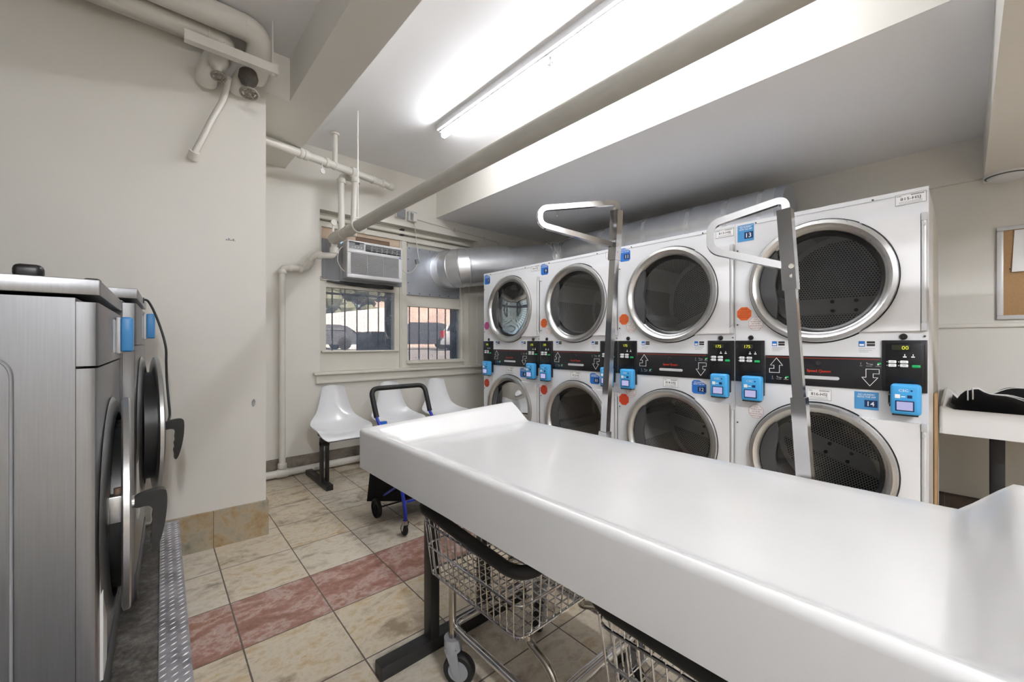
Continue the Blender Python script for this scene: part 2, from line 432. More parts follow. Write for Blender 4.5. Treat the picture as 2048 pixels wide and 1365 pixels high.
b.box(2.5, XR, -.085, YW, 2.6255, ZC, 0); struct('ceiling_soffit', b, ['wall', 'soffit'])
b = B(); b.box(-.0 + 1.2, XR, -1.15, -.085, 2.30, ZC); struct('ceiling_crossbeam', b, 'wall')
b = B(); b.box(4.318, XR, -.085, YW, 2.335, 2.625); struct('trim_1', b, 'wall')
# skirtings
b = B(); b.prism([(-1.75, 3.052), (.578, 2.904), (.578, 2.95), (-1.75, 3.10)], (0, 0, 0), XA, YA, ZA, .214); b.box(.565, .578, 2.951, YW - .014, 0, .2138); struct('baseboard_left', b, 'basel')
b = B(); b.box(.579, 4.3, YW - .014, YW, 0, .16); struct('baseboard_window', b, 'basew')
b = B(); b.box(XR - .014, XR, -3.7, YW - .02, 0, .10); struct('baseboard_right', b, 'baser')
# concrete plinth under the washers
b = B(); b.prism([(-1.75, -.8), (-.028, -.8), (.065, 2.895), (-1.75, 3.04)], (0, 0, 0), XA, YA, ZA, .215); struct('trim_2', b, 'concrete')
# door behind the camera, seen only in reflections
dr = struct('door_1', B(), 'trim'); dr['kind'] = 'structure'
b = B(); b.box(-.2, .75, -3.75, -3.71, 0, 2.05); obj('door_leaf', b, 'trim', dr)
b = B()
for x0, x1, z0, z1 in ((-.3, -.2, 0, 2.15), (.75, .85, 0, 2.15), (-.3, .85, 2.05, 2.15)): b.box(x0, x1, -3.75, -3.69, z0, z1)
obj('door_frame', b, 'trim', dr)
b = B(); b.box(.62, .70, -3.71, -3.66, .98, 1.06, 0, .01); obj('door_handle', b, 'chrome', dr)

# ------------------------------------------------------------------ windows
Yf = 4.20
w1 = struct('window_1', B(), 'trim')
b = B()
b.box(1.234, 1.316, 4.165, 4.25, .905, 1.80); b.box(2.029, 2.085, 4.165, 4.25, .905, 1.80)
b.box(1.316, 2.029, 4.165, 4.25, .905, 1.107); b.box(1.316, 2.029, 4.165, 4.25, 1.735, 1.80); b.box(1.26, 2.06, 4.15, 4.2, 1.80, 1.82)
obj('window_sash', b, 'trim', w1)
b = B(); b.box(1.27, 2.07, 4.13, 4.17, 1.095, 1.113, 0, .004); obj('sash_rail', b, 'trim', w1)
b = B(); b.box(1.3, 2.04, 4.205, 4.209, 1.10, 1.74); obj('window_pane', b, 'glassw', w1)
b = B()                                                          # head boards and mullion
b.box(1.234, 3.095, 4.13, 4.25, 2.31, 2.36); b.box(1.234, 3.095, 4.17, 4.25, 2.36, 2.456); b.box(1.234, 3.0, 4.10, 4.16, 2.375, 2.41, 0, .01)
b.box(1.234, 1.262, 4.12, 4.25, 1.825, 2.31)
obj('window_head', b, 'trim', w1)
b = B(); b.box(2.085, 2.165, 4.145, 4.25, .905, 2.31); b.box(2.10, 2.15, 4.135, 4.145, .905, 2.31); obj('mullion', b, 'trim', w1)
b = B(); b.box(1.262, 1.60, 4.155, 4.18, 2.205, 2.31); b.box(1.97, 2.085, 4.155, 4.18, 2.205, 2.31); b.box(1.60, 1.97, 4.155, 4.18, 2.275, 2.31); obj('plywood_filler', b, 'ply', w1)
b = B(); b.box(1.60, 1.97, 4.165, 4.2, 2.2, 2.275); obj('brown_board', b, 'wood', w1)
b = B(); b.box(2.085, 2.12, 4.112, 4.165, 2.365, 2.435); obj('gap_shade_block', b, 'blackm', w1)  # black block stands in for the shade of a gap between head boards
w2 = struct('window_2', B(), 'trim')
b = B()
b.box(2.165, 2.19, 4.175, 4.25, .905, 1.72); b.box(2.901, 2.935, 4.175, 4.25, .905, 2.31)
b.box(2.19, 2.901, 4.175, 4.25, .905, .985); b.box(2.19, 2.901, 4.175, 4.25, 1.60, 1.625); b.box(2.19, 2.901, 4.185, 4.25, 1.625, 1.735)
b.box(2.19, 2.901, 4.175, 4.25, 2.265, 2.31)
b.box(2.935, 3.0, 4.14, 4.25, .905, 2.31); b.box(3.0, 3.095, 4.11, 4.25, .905, 2.3099)
obj('window_sash', b, 'trim', w2)
b = B(); b.box(2.16, 2.94, 4.14, 4.18, .955, .975, 0, .004); b.box(2.15, 2.94, 4.145, 4.176, .975, .992); obj('sash_rail', b, 'trim', w2)
b = B(); b.box(2.18, 2.91, 4.21, 4.214, .98, 1.61); obj('window_pane', b, 'glassw', w2)
b = B()
b.box(1.17, 3.17, 4.02, 4.25, .885, .915, 0, .012); b.box(1.195, 3.14, 4.05, YW, .83, .885); b.box(1.195, 3.14, 4.045, YW, .805, .832, 0, .006)
struct('window_sill', b, 'trim')

# security bars and mesh outside the panes
def bar_set(xs, z0, z1, rails, label, mx):
    t = thing('security_bars', label, 'window bars', ((xs[0] + xs[-1]) / 2, 4.38, z0))
    cx = (xs[0] + xs[-1]) / 2
    for x in xs:
        b = B(); b.cyl((x - cx, 0, 0), (x - cx, 0, z1 - z0), .0075, 0, 8); obj('bar', b, 'blackm', t)
    b = B()
    for z in rails: b.box(xs[0] - .05 - cx, xs[-1] + .15 - cx, -.006, .006, z - .012 - z0, z + .012 - z0)
    b.box(xs[-1] + .08 - cx, xs[-1] + .17 - cx, -.02, .02, 0, z1 - z0); obj('bar_frame', b, 'blackm', t)
    b = B(); dx, dz, w = .034, .0165, .0021; x0, x1 = mx
    for j in range(int((z1 - z0) / dz)):
        for i in range(int((x1 - x0) / dx * 2)):
            xa = x0 + i * dx / 2 - cx; za = j * dz + (dz / 2 if i % 2 else 0); zb = j * dz + (0 if i % 2 else dz / 2)
            b.add([(xa, .06, za - w), (xa + dx / 2, .06, zb - w), (xa + dx / 2, .064, zb + w), (xa, .064, za + w)], [(0, 1, 2, 3)])
    obj('mesh_screen', b, 'grey', t)
bar_set([1.32, 1.445, 1.574, 1.702, 1.825, 1.942], 1.0, 1.86, [1.70], 'dark security bars outside the window under the air conditioner', (1.15, 2.2))
bar_set([2.321, 2.448, 2.576, 2.697, 2.818], .9, 1.66, [1.625], 'dark security bars outside the smaller window under the duct', (2.22, 3.2))
# ------------------------------------------------------------------ outside
M['asphalt'] = paint('sunlit_asphalt', '#8b8a8c', .85, var=.15, scale=3)
M['brick'] = paint('pale_pink_brick', '#c9b2ac', .85, var=.12, scale=4)
M['bright'] = paint('white_render', '#e6e6e6', .8, var=.04)
M['leafg'] = paint('grey_green_leaves', '#6f7566', .9, var=.35, scale=18)
M['car1'] = paint('dark_grey_car_paint', '#54565e', .3, .3, var=.05)
M['car2'] = paint('white_car_paint', '#dfe2e6', .3, var=.03)
M['carglass'] = plain('tinted_car_glass', '#39424c', .08)
M['tail'] = plain('red_tail_light', '#c21f2f', .3)
M['crate'] = paint('dark_brown_crate', '#4b463f', .8, var=.2, scale=10)
b = B(); b.box(-6, 26, 4.62, 34, .55, .78); struct('ground_outside', b, 'asphalt')
b = B(); b.box(12.6, 24, 30, 30.5, .78, 5.7); tag(obj('brick_building', b, 'brick'), 'pale pink brick building beyond the parked cars', 'building')
b = B(); b.prism([(-1, .78), (12.3, .78), (12.3, 3.5), (7.45, 2.75), (-1, 1.3)], (0, 24, 0), XA, ZA, YA, .3); tag(obj('white_boundary_wall', b, 'bright'), 'bright white sloping wall seen through the window under the air conditioner', 'wall')
b = B()
for i in range(300):
    p = V((random.uniform(2, 13.0), random.uniform(26, 28), random.uniform(1.6, 7.2))); r = random.uniform(.35, .8)
    b.sphere(p, r, 0, 6, 4, (1, 1, .8))
o = obj('tree_foliage', b, 'leafg'); tag(o, 'hazy grey-green foliage above the white wall outside', 'foliage'); o['kind'] = 'stuff'
def car(name, label, x, y, rz, L, W, H, paintm, tail):
    t = thing(name, label, 'car', (x, y, .78), rz, None)
    prof = [(-L / 2, .35), (-L / 2 + .05, .75), (-L / 2 + .25, .95), (-L / 2 + .6, H - .08), (-L / 2 + 1.0, H), (L / 2 - 2.0, H), (L / 2 - 1.25, 1.0), (L / 2 - .2, .85), (L / 2, .6), (L / 2, .3), (-L / 2, .28)]
    b = B(); n = len(prof)
    def sec(yy, k): return [(px, yy * (k if pz > 1.0 else 1), pz) for px, pz in prof]
    rows = [sec(-W / 2, .8), sec(-W / 2 * .97, .8), sec(0, 1), sec(W / 2 * .97, .8), sec(W / 2, .8)]
    vs = [p for r in rows for p in r]; fs = []
    for i in range(4):
        for k in range(n): fs.append((i * n + k, i * n + (k + 1) % n, (i + 1) * n + (k + 1) % n, (i + 1) * n + k))
    fs += [tuple(range(n)), tuple(range(4 * n, 5 * n))]; b.add(vs, fs); obj('car_body', b, paintm, t)
    b = B()
    for sgn in (-1, 1):
        yy = sgn * (W / 2 * .91)
        b.poly([(-L / 2 + .75, yy, 1.02), (L / 2 - 1.5, yy, 1.02), (L / 2 - 2.05, yy * .9, H - .12), (-L / 2 + .95, yy * .9, H - .12)])
    b.poly([(-L / 2 + .22, -W * .36, 1.0), (-L / 2 + .22, W * .36, 1.0), (-L / 2 + .53, W * .32, H - .12), (-L / 2 + .53, -W * .32, H - .12)])
    obj('car_window', b, 'carglass', t)
    for px in (-L / 2 + .8, L / 2 - .85):
        for sgn in (-1, 1):
            b = B(); b.lathe_s([(0, 0), (.20, 0), (.31, .02), (.33, .06), (.33, .18), (0, .2)], (px, sgn * (W / 2 - .17), .33), (0, sgn, 0), 0, 20); obj('wheel', b, 'rubber', t)
    for sgn in (-1, 1):
        b = B(); b.box(-L / 2 - .02, -L / 2 + .1, sgn * W / 2 - .17 * (sgn > 0) - .03 * (sgn < 0), sgn * W / 2 + .17 * (sgn < 0) + .03 * (sgn > 0), .62, .95); obj('tail_light', b, 'tail', t)
    return t
car('parked_car', 'dark grey parked car outside, seen through the smaller window under the duct', 11.5, 21.0, R_(152), 4.5, 1.8, 1.5, 'car1', 1)
car('parked_car', 'white parked car with red tail light at the right edge of the smaller window', 12.9, 16.9, R_(25), 4.4, 1.8, 1.6, 'car2', 1)
car('parked_car', 'dark grey parked car outside, seen through the window under the air conditioner', 6.3, 22.4, R_(176), 4.5, 1.8, 1.3, 'car1', 1)
b = B(); b.box(2.06, 2.5, 4.85, 5.3, .78, 1.325, 0, .01); tag(obj('crate', b, 'crate'), 'dark box standing outside the window under the air conditioner', 'box')

# ------------------------------------------------------------------ dryers
DW, DD, DH = .8105, 1.08, 1.905
def plate_hole(b, u0, u1, z0, z1, uc, zc, r, y, m=0, n=56):
    ang = sorted([2 * PI * i / n for i in range(n)] + [math.atan2(zz - zc, uu - uc) % (2 * PI) for uu in (u0, u1) for zz in (z0, z1)])
    inn, out = [], []
    for a in ang:
        ca, sa = math.cos(a), math.sin(a); inn.append((uc + r * ca, y, zc + r * sa))
        k = min(((u1 - uc) / ca if ca > 1e-9 else 9e9), ((u0 - uc) / ca if ca < -1e-9 else 9e9), ((z1 - zc) / sa if sa > 1e-9 else 9e9), ((z0 - zc) / sa if sa < -1e-9 else 9e9))
        out.append((uc + k * ca, y, zc + k * sa))
    n = len(ang); b.add(inn + out, [(i, (i + 1) % n, n + (i + 1) % n, n + i) for i in range(n)], m)
def arrow_up(b, u, z, s, w, h, m, y):
    """outlined bent arrow; s=+1 points up, -1 points down"""
    P = [(0, 0), (.62, 0), (.62, .50), (.82, .50), (.44, 1.0), (.06, .50), (.28, .50), (.28, .27), (0, .27)]
    if s > 0: Q = [(u + a * w, z + c * h) for a, c in P]
    else: Q = [(u + w - a * w, z + h - c * h) for a, c in P]
    n = len(Q)
    for i in range(n):
        a, c = V((Q[i][0], y, Q[i][1])), V((Q[(i + 1) % n][0], y, Q[(i + 1) % n][1])); d = (c - a); L = d.length; d.normalize()
        b.obox((a + c) / 2, d, d.cross(YA), YA, L / 2 + .0008, .0011, .0006, m)
OCT = [(math.cos(R_(22.5 + 45 * i)), math.sin(R_(22.5 + 45 * i))) for i in range(8)]
def octagon(t, u, z, r, kind):
    b = B(); b.prism([(a * r, c * r) for a, c in OCT], (u, 0, z), XA, ZA, -YA, .0012, 0)
    if kind == 'white':
        b2 = [(a * r, c * r) for a, c in OCT]
        for i in range(8):
            p, q = V((u + b2[i][0], -.0013, z + b2[i][1])), V((u + b2[(i + 1) % 8][0], -.0013, z + b2[(i + 1) % 8][1])); d = (q - p); L = d.length; d.normalize()
            b.obox((p + q) / 2, d, d.cross(YA), YA, L / 2, .0006, .0003, 1)
        for i, s in enumerate(('STOP', 'YOU MUST CLEAN', 'LINT FILTER', 'BEFORE AND AFTER', 'STARTING DRYER')):
            b.text(s, (u, -.0017, z + r * (.55 - .32 * i)), XA, ZA, r * .16, 1, 'C', r * (.5, 1.45, 1.05, 1.6, 1.3)[i])
        mats = ['paper', 'inkr']
    else:
        b.text('STOP', (u, -.0017, z + r * .5), XA, ZA, r * .22, 1, 'C', r * .75)
        for i, s in enumerate(('YOU MUST CLEAN', 'LINT FILTER', 'BEFORE AND AFTER', 'STARTING DRYER')):
            b.text(s, (u, -.0017, z + r * (.2 - .26 * i)), XA, ZA, r * .12, 1, 'C', r * (1.4, 1.1, 1.5, 1.25)[i])
        mats = [kind, 'redline']
    o = obj('warning_sticker', b, mats, t); o['label'] = {'white': 'white octagonal sticker with red print', 'orange': 'orange octagonal sticker', 'redo': 'red octagonal sticker', 'pink': 'pink octagonal sticker'}[kind]
def num_sticker(t, u0, u1, z0, z1, num, cut):
    b = B(); c = .012
    if cut: P = [(u0 + c, z0), (u1 - c, z0), (u1, z0 + c), (u1, z1 - .026), (u1 - .02, z1 - .012), (u1 - .045, z1), (u0 + c, z1), (u0, z1 - c), (u0, z0 + c)]
    else: P = [(u0, z0), (u1, z0), (u1, z1), (u0, z1)]
    b.prism(P, (0, 0, 0), XA, ZA, -YA, .0012, 0)
    w, h = u1 - u0, z1 - z0
    b.box(u0 + w * .42, u0 + w * .95, -.0018, -.0012, z0 + h * .14, z0 + h * .54, 1)
    b.text(num, (u0 + w * .69, -.0022, z0 + h * .21), XA, ZA, h * .27, 2)
    b.text('GO LAUNDRY', (u0 + w * .5, -.0022, z0 + h * .80), XA, ZA, h * .105, 2, 'C', w * .7)
    b.text('WITH THE APP', (u0 + w * .5, -.0022, z0 + h * .66), XA, ZA, h * .105, 2, 'C', w * .78)
    o = obj('number_sticker', b, ['blue2' if cut else 'blue', 'navy', 'inkw'], t); o['label'] = 'blue app sticker numbered ' + num
def asset_plate(t, u0, u1, z0, z1, txt):
    b = B(); b.box(u0, u1, -.001, 0, z0, z1, 0); w, h = u1 - u0, z1 - z0; e = .0012
    for x0, x1, a0, a1 in ((u0, u1, z0, z0 + e), (u0, u1, z1 - e, z1), (u0, u0 + e, z0, z1), (u1 - e, u1, z0, z1)): b.box(x0, x1, -.0014, -.001, a0, a1, 1)
    b.text(txt, (u0 + w * .5, -.0016, z0 + h * .4), XA, ZA, h * .27, 1, 'C', w * .66)
    b.text('CSC', (u0 + w * .06, -.0016, z0 + h * .78), XA, ZA, h * .13, 1, 'L')
    for i in range(9): b.box(u0 + w * (.52 + .047 * i), u0 + w * (.545 + .047 * i), -.0016, -.0012, z0 + h * .79, z0 + h * .9, 1)
    for k in (.12, .24): b.box(u0 + w * .12, u0 + w * .88, -.0016, -.0012, z0 + h * k, z0 + h * (k + .03), 2)
    o = obj('asset_plate', b, ['paper', 'ink', 'grey'], t); o['label'] = 'white plate reading ' + txt
def card_reader(t, u0, u1, z0, z1):
    b = B(); b.box(u0 - .008, u1 - .002, -.018, 0, z0 + .03, z1 - .035, 0); b.box(u0 - .012, u1 - .04, -.012, 0, z0 + .04, z1 - .05, 0)
    for z in (z0 + .045, z1 - .055): b.cyl((u0 - .008, -.016, z), (u0 - .008, -.022, z), .004, 1, 8)
    o = obj('card_reader', b, ['black', 'chrome'], t); o['label'] = 'card reader in a sky blue shell'
    b = B(); b.box(u0, u1, -.068, -.018, z0, z1, 0, .014, 3); uc = (u0 + u1) / 2; w = u1 - u0
    b.box(u0 + .006, u1 - .01, -.06, -.02, z0 - .004, z0 + .01, 1)
    b.text('CSC', (uc - .006, -.0685, z1 - .034), XA, ZA, .011, 2, 'C', w * .32); b.cyl((uc + w * .2, -.0675, z1 - .029), (uc + w * .2, -.0688, z1 - .029), .004, 3, 10)
    b.box(u0 + w * .16, u0 + w * .33, -.0688, -.068, z0 + .076, z0 + .094, 2)
    b.box(u0 + w * .56, u0 + w * .72, -.0688, -.068, z0 + .078, z0 + .092, 3); b.box(u0 + w * .36, u0 + w * .5, -.0688, -.068, z0 + .082, z0 + .086, 2)
    obj('reader_shell', b, ['reader', 'black', 'inkw', 'navy'], o)
    b = B(); b.box(u0 + w * .17, u0 + w * .79, -.0705, -.066, z0 + .018, z0 + .066, 0, .002); b.box(u0 + w * .22, u0 + w * .74, -.0712, -.0704, z0 + .023, z0 + .061, 1)
    s_ = obj('reader_screen', b, ['navy', 'screen'], o); s_['label'] = 'lit lilac screen in a navy frame'
def control_panel(t, u0, u1, digits):
    z0, z1 = .966, 1.207
    b = B(); b.box(u0, u1, -.010, 0, z0, z1, 0, .003); b.box(u0 + .014, u1 - .018, -.0112, -.009, z0 + .03, z1 - .012, 1, .001); w = u1 - u0
    b.box(u1 - .010, u1 - .008, -.0114, -.0095, z0 + .02, z1 - .02, 4)
    for i, uu in ((0, .52), (1, .70)):                          # small status lamps with captions
        b.box(u0 + w * uu - .0015, u0 + w * uu + .0015, -.0118, -.011, z0 + .168, z0 + .176, 2); b.box(u0 + w * uu - .006, u0 + w * uu + .006, -.0118, -.011, z0 + .161, z0 + .166, 2)
    for i in range(2):
        for j in range(2): b.box(u0 + .018 + .040 * i, u0 + .021 + .040 * i, -.0118, -.011, z0 + .121 + .017 * j, z0 + .124 + .017 * j, 2)
    o = obj('control_panel', b, ['panel', 'paneld', 'inkw', 'ink', 'black'], t)
    b = B(); b.box(u0 + .035, u0 + .096, -.0125, -.010, z1 - .047, z1 - .022, 0, .001)
    b.text(digits, (u0 + .082 if len(digits) == 3 else u0 + .093, -.0130, z1 - .0435), XA, ZA, .0175, 1, 'R')
    d = obj('digit_display', b, ['leddim', 'led'], o); d['label'] = 'yellow lit digits ' + digits
    for i in range(2):
        for j in range(2):
            b = B(); b.box(u0 + .024 + .040 * i, u0 + .052 + .040 * i, -.0145, -.010, z0 + .116 + .017 * j, z0 + .1295 + .017 * j, 0, .003)
            for k in (0, 1): b.box(u0 + .032 + .040 * i, u0 + .046 + .040 * i, -.0149, -.0145, z0 + .121 + .004 * k + .017 * j, z0 + .1225 + .004 * k + .017 * j, 1)
            k_ = obj('push_button', b, ['key', 'grey'], o); k_['label'] = 'white push button'
    b = B(); b.box(u0 + .104, u0 + .132, -.0145, -.010, z0 + .114, z0 + .127, 0, .003); k_ = obj('push_button', b, 'green', o); k_['label'] = 'green push button'
def dryer_door(t, zc, tilt, name):
    uc, ro = .399, .322
    b = B(); th = math.asin(.267 / ro); P = [(ro * math.cos(-th + 2 * th * i / 20), ro * math.sin(-th + 2 * th * i / 20)) for i in range(21)] + [(.386, .267), (.386, -.267)]
    b.prism(P, (uc, -.016, zc), XA, ZA, YA, .016, 0)
    d = obj('door', b, 'white2', t); d['label'] = name + ' dryer door with its white hinge panel'
    b = B(); b.lathe_s([(.319, .0), (.319, -.016), (.313, -.030), (.296, -.034), (.277, -.022), (.266, .004), (.262, .03)], (uc, 0, zc), (0, 1, 0), 0, 72); obj('door_ring', b, 'ring', d)
    b = B()                                                     # dark slot round the ring where the panel is not
    a0, a1 = R_(58), R_(302)
    b.grid(lambda i, j: V((uc + (.3185 + .0065 * j) * math.cos(a0 + (a1 - a0) * i), -.0015, zc + (.3185 + .0065 * j) * math.sin(a0 + (a1 - a0) * i))), 60, 1)
    b.lathe_s([(.264, .006), (.259, .012), (.246, .03), (.243, .05)], (uc, 0, zc), (0, 1, 0), 0, 64); obj('gasket', b, 'gasket', d)
    b = B(); b.lathe_s([(.245, .030), (.2, .034), (.1, .036), (.0005, .036)], (uc, 0, zc), (0, 1, 0), 0, 48); obj('door_glass', b, 'glassd', d)
    b = B(); P = []; n = 24                                     # hand grip, a dark crescent inside the left of the ring
    for i in range(n + 1): a = R_(180 - 46 + 92 * i / n); P.append((.266 * math.cos(a), .266 * math.sin(a)))
    for i in range(n + 1):
        s = i / n; a = R_(180 + 46 - 92 * s); k = .266 - .082 * math.sin(PI * s) ** .8 - .010 * math.sin(3 * PI * s); P.append((k * math.cos(a) if 0 < i < n else .266 * math.cos(a), (.266 - .05 * math.sin(PI * s)) * math.sin(a)))
    P = P[:-1]; P.pop(n + 1)
    b.prism(P, (uc, -.004, zc), XA, ZA, YA, .02, 0); obj('door_grip', b, 'dgrey', d)
    b = B()
    b.cyl((.797, -.012, zc - .235), (.797, -.012, zc + .235), .0095, 1, 14); b.box(.789, .806, -.006, 0, zc - .235, zc + .235, 0)
    for z0, z1 in ((zc - .267, zc - .232), (zc + .232, zc + .267)): b.box(.787, .807, -.022, 0, z0, z1, 2, .002)
    for z in (zc - .215, zc + .215): b.cyl((.797, -.018, z), (.797, -.026, z), .006, 1, 10)
    obj('hinge', b, ['dgrey', 'alum', 'lgrey'], d)
    b = B()
    b.lathe_s([(.262, .05), (.30, .07), (.30, .13), (.37, .14), (.37, .72)], (0, 0, 0), (0, 1, 0), 0, 64)
    dm = obj('drum', b, 'drumw', t, loc=(uc, 0, zc)); dm.rotation_euler = (0, R_(tilt), 0); dm['label'] = name + ' perforated drum'
    b = B(); b.lathe_s([(.37, .72), (.2, .722), (.0005, .722)], (0, 0, 0), (0, 1, 0), 0, 48)
    bp = obj('drum_back', b, 'drumb', dm)
    b = B()
    for a in (-.06, .06):
        for c in (-.115, -.055): b.cyl((a, .722, c), (a, .712, c), .011, 0, 10)
    obj('bolt', b, 'dgrey', dm)
    for k in range(3):
        b = B(); a = R_(120 * k + 60); e = V((math.cos(a), 0, math.sin(a))); f = V((-math.sin(a), 0, math.cos(a)))
        b.prism([(-.05, 0), (.05, 0), (.022, .06), (-.022, .06)], e * .369 + YA * .15, f, -e, YA, .56, 0); obj('drum_baffle', b, 'drumr', dm)

def dryer(yl, label, up, lo, pu, pl, octs, digits, cut, tilts):
    t = thing('stacked_dryer', label, 'dryer', (2.63, yl, 0), -PI / 2, 'stacked dryers along the wall')
    b = B()
    plate_hole(b, 0, DW, 1.207, DH, .399, 1.517, .3, 0); plate_hole(b, 0, DW, .0, .965, .399, .560, .3, 0)
    b.box(0, DW, 0, .004, .965, 1.207, 0)
    b.box(0, .012, .002, DD, 0, DH); b.box(DW - .012, DW, .002, .37, 0, DH); b.box(DW - .012, DW - .001, .37, DD, 0, DH, 3); [b.cyl((DW - .002, .36, z), (DW + .0003, .36, z), .004, 2, 8) for z in (.3, .7, 1.1, 1.4, 1.7)]; b.box(0, DW, .002, DD, DH - .004, DH); b.box(0, DW, DD - .01, DD, 0, DH)
    b.box(.003, DW - .003, -.002, 0, 1.882, 1.884, 1)
    for u, z in ((.11, 1.888), (.62, 1.888), (.012, 1.74), (.012, 1.30), (.012, .72), (.012, .30), (.798, 1.225)): b.cyl((u, 0, z), (u, -.004, z), .0045, 2, 8)
    obj('cabinet', b, ['white', 'lgrey', 'dgrey', 'sidep'], t)
    dryer_door(t, 1.517, tilts[0], 'upper'); dryer_door(t, .560, tilts[1], 'lower')
    b = B(); b.box(.160, .651, -.006, .002, .966, 1.124, 0, .002); b.box(.166, .645, -.0066, -.0058, 1.112, 1.1155, 1)
    arrow_up(b, .181, 1.028, 1, .078, .082, 2, -.0068); arrow_up(b, .566, .985, -1, .078, .082, 2, -.0068)
    b.text('Speed Queen', (.407, -.0068, 1.041), XA, ZA, .0135, 3, 'C', .102)
    b.prism([(.016 * math.cos(R_(90 + 180 * i / 8)) * .55, .0085 * math.sin(R_(90 + 180 * i / 8))) for i in range(9)] + [(.146 + .016 * math.cos(R_(-90 + 180 * i / 8)) * .55, .0085 * math.sin(R_(-90 + 180 * i / 8))) for i in range(9)], (.338, -.0075, 1.012), XA, ZA, YA, .003, 4)
    b.lathe_s([(.0005, -.004), (.010, -.004), (.013, 0)], (.405, -.006, 1.085), (0, 1, 0), 5, 18)
    for u, z in ((.194, .998), (.575, 1.087)):                 # small pictograms
        b.box(u, u + .0025, -.0068, -.006, z, z + .012, 6); b.box(u + .024, u + .036, -.0068, -.006, z + .003, z + .006, 6); b.box(u + .022, u + .026, -.0068, -.006, z + .006, z + .012, 6); b.box(u + .036, u + .046, -.0068, -.006, z, z + .005, 6)
        b.box(u + .064, u + .078, -.0068, -.006, z + .004, z + .012, 7); b.box(u + .062, u + .069, -.007, -.006, z, z + .006, 2)
        for k in (-.003, .021, .056): b.box(u + k, u + k + (.010 if k < 0 else .022), -.0068, -.006, z - .007, z - .0045, 6)
    obj('lint_panel', b, ['panel', 'redline', 'inkw', 'logo', 'lgrey', 'ink', 'grey', 'green'], t)
    control_panel(t, .002, .157, digits[0]); control_panel(t, .653, .807, digits[1])
    for u in (.084, .728):
        b = B(); b.lathe_s([(.0005, -.010), (.009, -.010), (.0135, -.006), (.0145, 0)], (u, 0, 1.2235), (0, 1, 0), 0, 20); obj('lock', b, 'black', t)
    for u in (.192, .567):
        b = B(); b.box(u, u + .024, -.001, 0, 1.176, 1.203, 0, .0004); b.box(u + .003, u + .021, -.0014, -.001, 1.180, 1.189, 2)
        for k in (0, 1): b.box(u + .031, u + .061, -.0012, 0, 1.192 - .013 * k, 1.202 - .013 * k, 1)
        for k in range(3): b.box(u + .002, u + .062 - .012 * k, -.0011, 0, 1.1665 - .0085 * k, 1.168 - .0085 * k, 3)
        a = obj('app_sticker', b, ['blue2', 'ink', 'inkw', 'grey'], t); a['label'] = 'small app download sticker'
    card_reader(t, .052, .158, .862, 1.004); card_reader(t, .688, .790, .866, 1.007)
    num_sticker(t, .012, .100, 1.792, 1.890, up, cut); num_sticker(t, .551, .642, .868, .954, lo, cut)
    asset_plate(t, .700, .803, 1.838, 1.888, pu); asset_plate(t, .355, .459, .895, .952, pl)
    for o_ in octs: octagon(t, *o_)
    return t
OU, WU = (.048, 1.365, .042), (.109, 1.305, .040)
dryer(.920, 'white stacked dryer numbered 13 and 14, end of the row beside the cork board', '13', '14', '815-HSJ', '816-HSJ', [OU + ('orange',), WU + ('white',), (.111, .797, .040, 'white')], ('175', '00'), False, (0, 20))
dryer(1.732, 'white stacked dryer numbered 11 and 12, between the dryers numbered 9 and 13', '11', '12', '813-HSJ', '814-HSJ', [OU + ('orange',), WU + ('white',), (.048, .775, .044, 'redo'), (.109, .835, .040, 'white')], ('175', '175'), True, (-25, 12))
dryer(2.543, 'white stacked dryer numbered 9 and 10, between the dryers numbered 7 and 11', '9', '10', '811-HSJ', '812-HSJ', [OU + ('orange',), WU + ('white',), (.048, .775, .044, 'redo'), (.109, .835, .040, 'white')], ('175', '175'), True, (40, -20))
dryer(3.354, 'white stacked dryer numbered 7 and 8, far end of the row by the window', '7', '8', '809-HSJ', '810-HSJ', [OU + ('pink',), WU + ('white',), (.048, .775, .044, 'redo'), (.109, .835, .040, 'white')], ('175', '175'), True, (10, -40))
b = B(); b.box(3.05, 3.14, .096, .107, 0, .93); tag(obj('hardboard_sheet', b, 'hard'), 'thin brown hardboard sheet standing against the end dryer', 'board')

# ------------------------------------------------------------------ exhaust duct
t = thing('exhaust_duct', 'round silver exhaust duct running above the dryers into the window', 'duct', (0, 0, 0))
b = B(); b.box(2.166, 2.88, 4.155, 4.172, 1.727, 2.263, 0)
for i in range(6):
    for z in (1.745, 2.245): b.cyl((2.2 + .13 * i, 4.156, z), (2.2 + .13 * i, 4.149, z), .005, 1, 8)
for z in (1.86, 1.99, 2.12): b.cyl((2.185, 4.156, z), (2.185, 4.149, z), .005, 1, 8)
p_ = obj('window_plate', b, ['zinc', 'dgrey'], t); p_['label'] = 'flat galvanised plate with screws filling the window'
EL = fillet([(2.69, 4.16, 2.05), (2.69, 3.93, 2.05), (3.25, 3.70, 2.13)], .22, 3)
b = B(); b.tube(EL, .222, 0, 48); obj('duct_elbow', b, 'duct', t, 9)
b = B(); b.tube([(2.69, 4.154, 2.05), (2.69, 4.135, 2.05)], .236, 0, 40)
for k in range(1, len(EL) - 1):
    d = (EL[k + 1] - EL[k - 1]).normalized(); b.tube([EL[k] - d * .008, EL[k] - d * .003, EL[k] + d * .003, EL[k] + d * .008], [.222, .2275, .2275, .222], 0, 48)
obj('duct_seam', b, 'duct', t)
RUN = fillet([(3.22, 3.712, 2.126), (3.92, 3.43, 2.255), (3.92, 3.0, 2.285), (3.92, .96, 2.285)], .3, 8)
b = B(); b.tube(RUN, .198, 0, 40); obj('duct_run', b, 'duct', t)
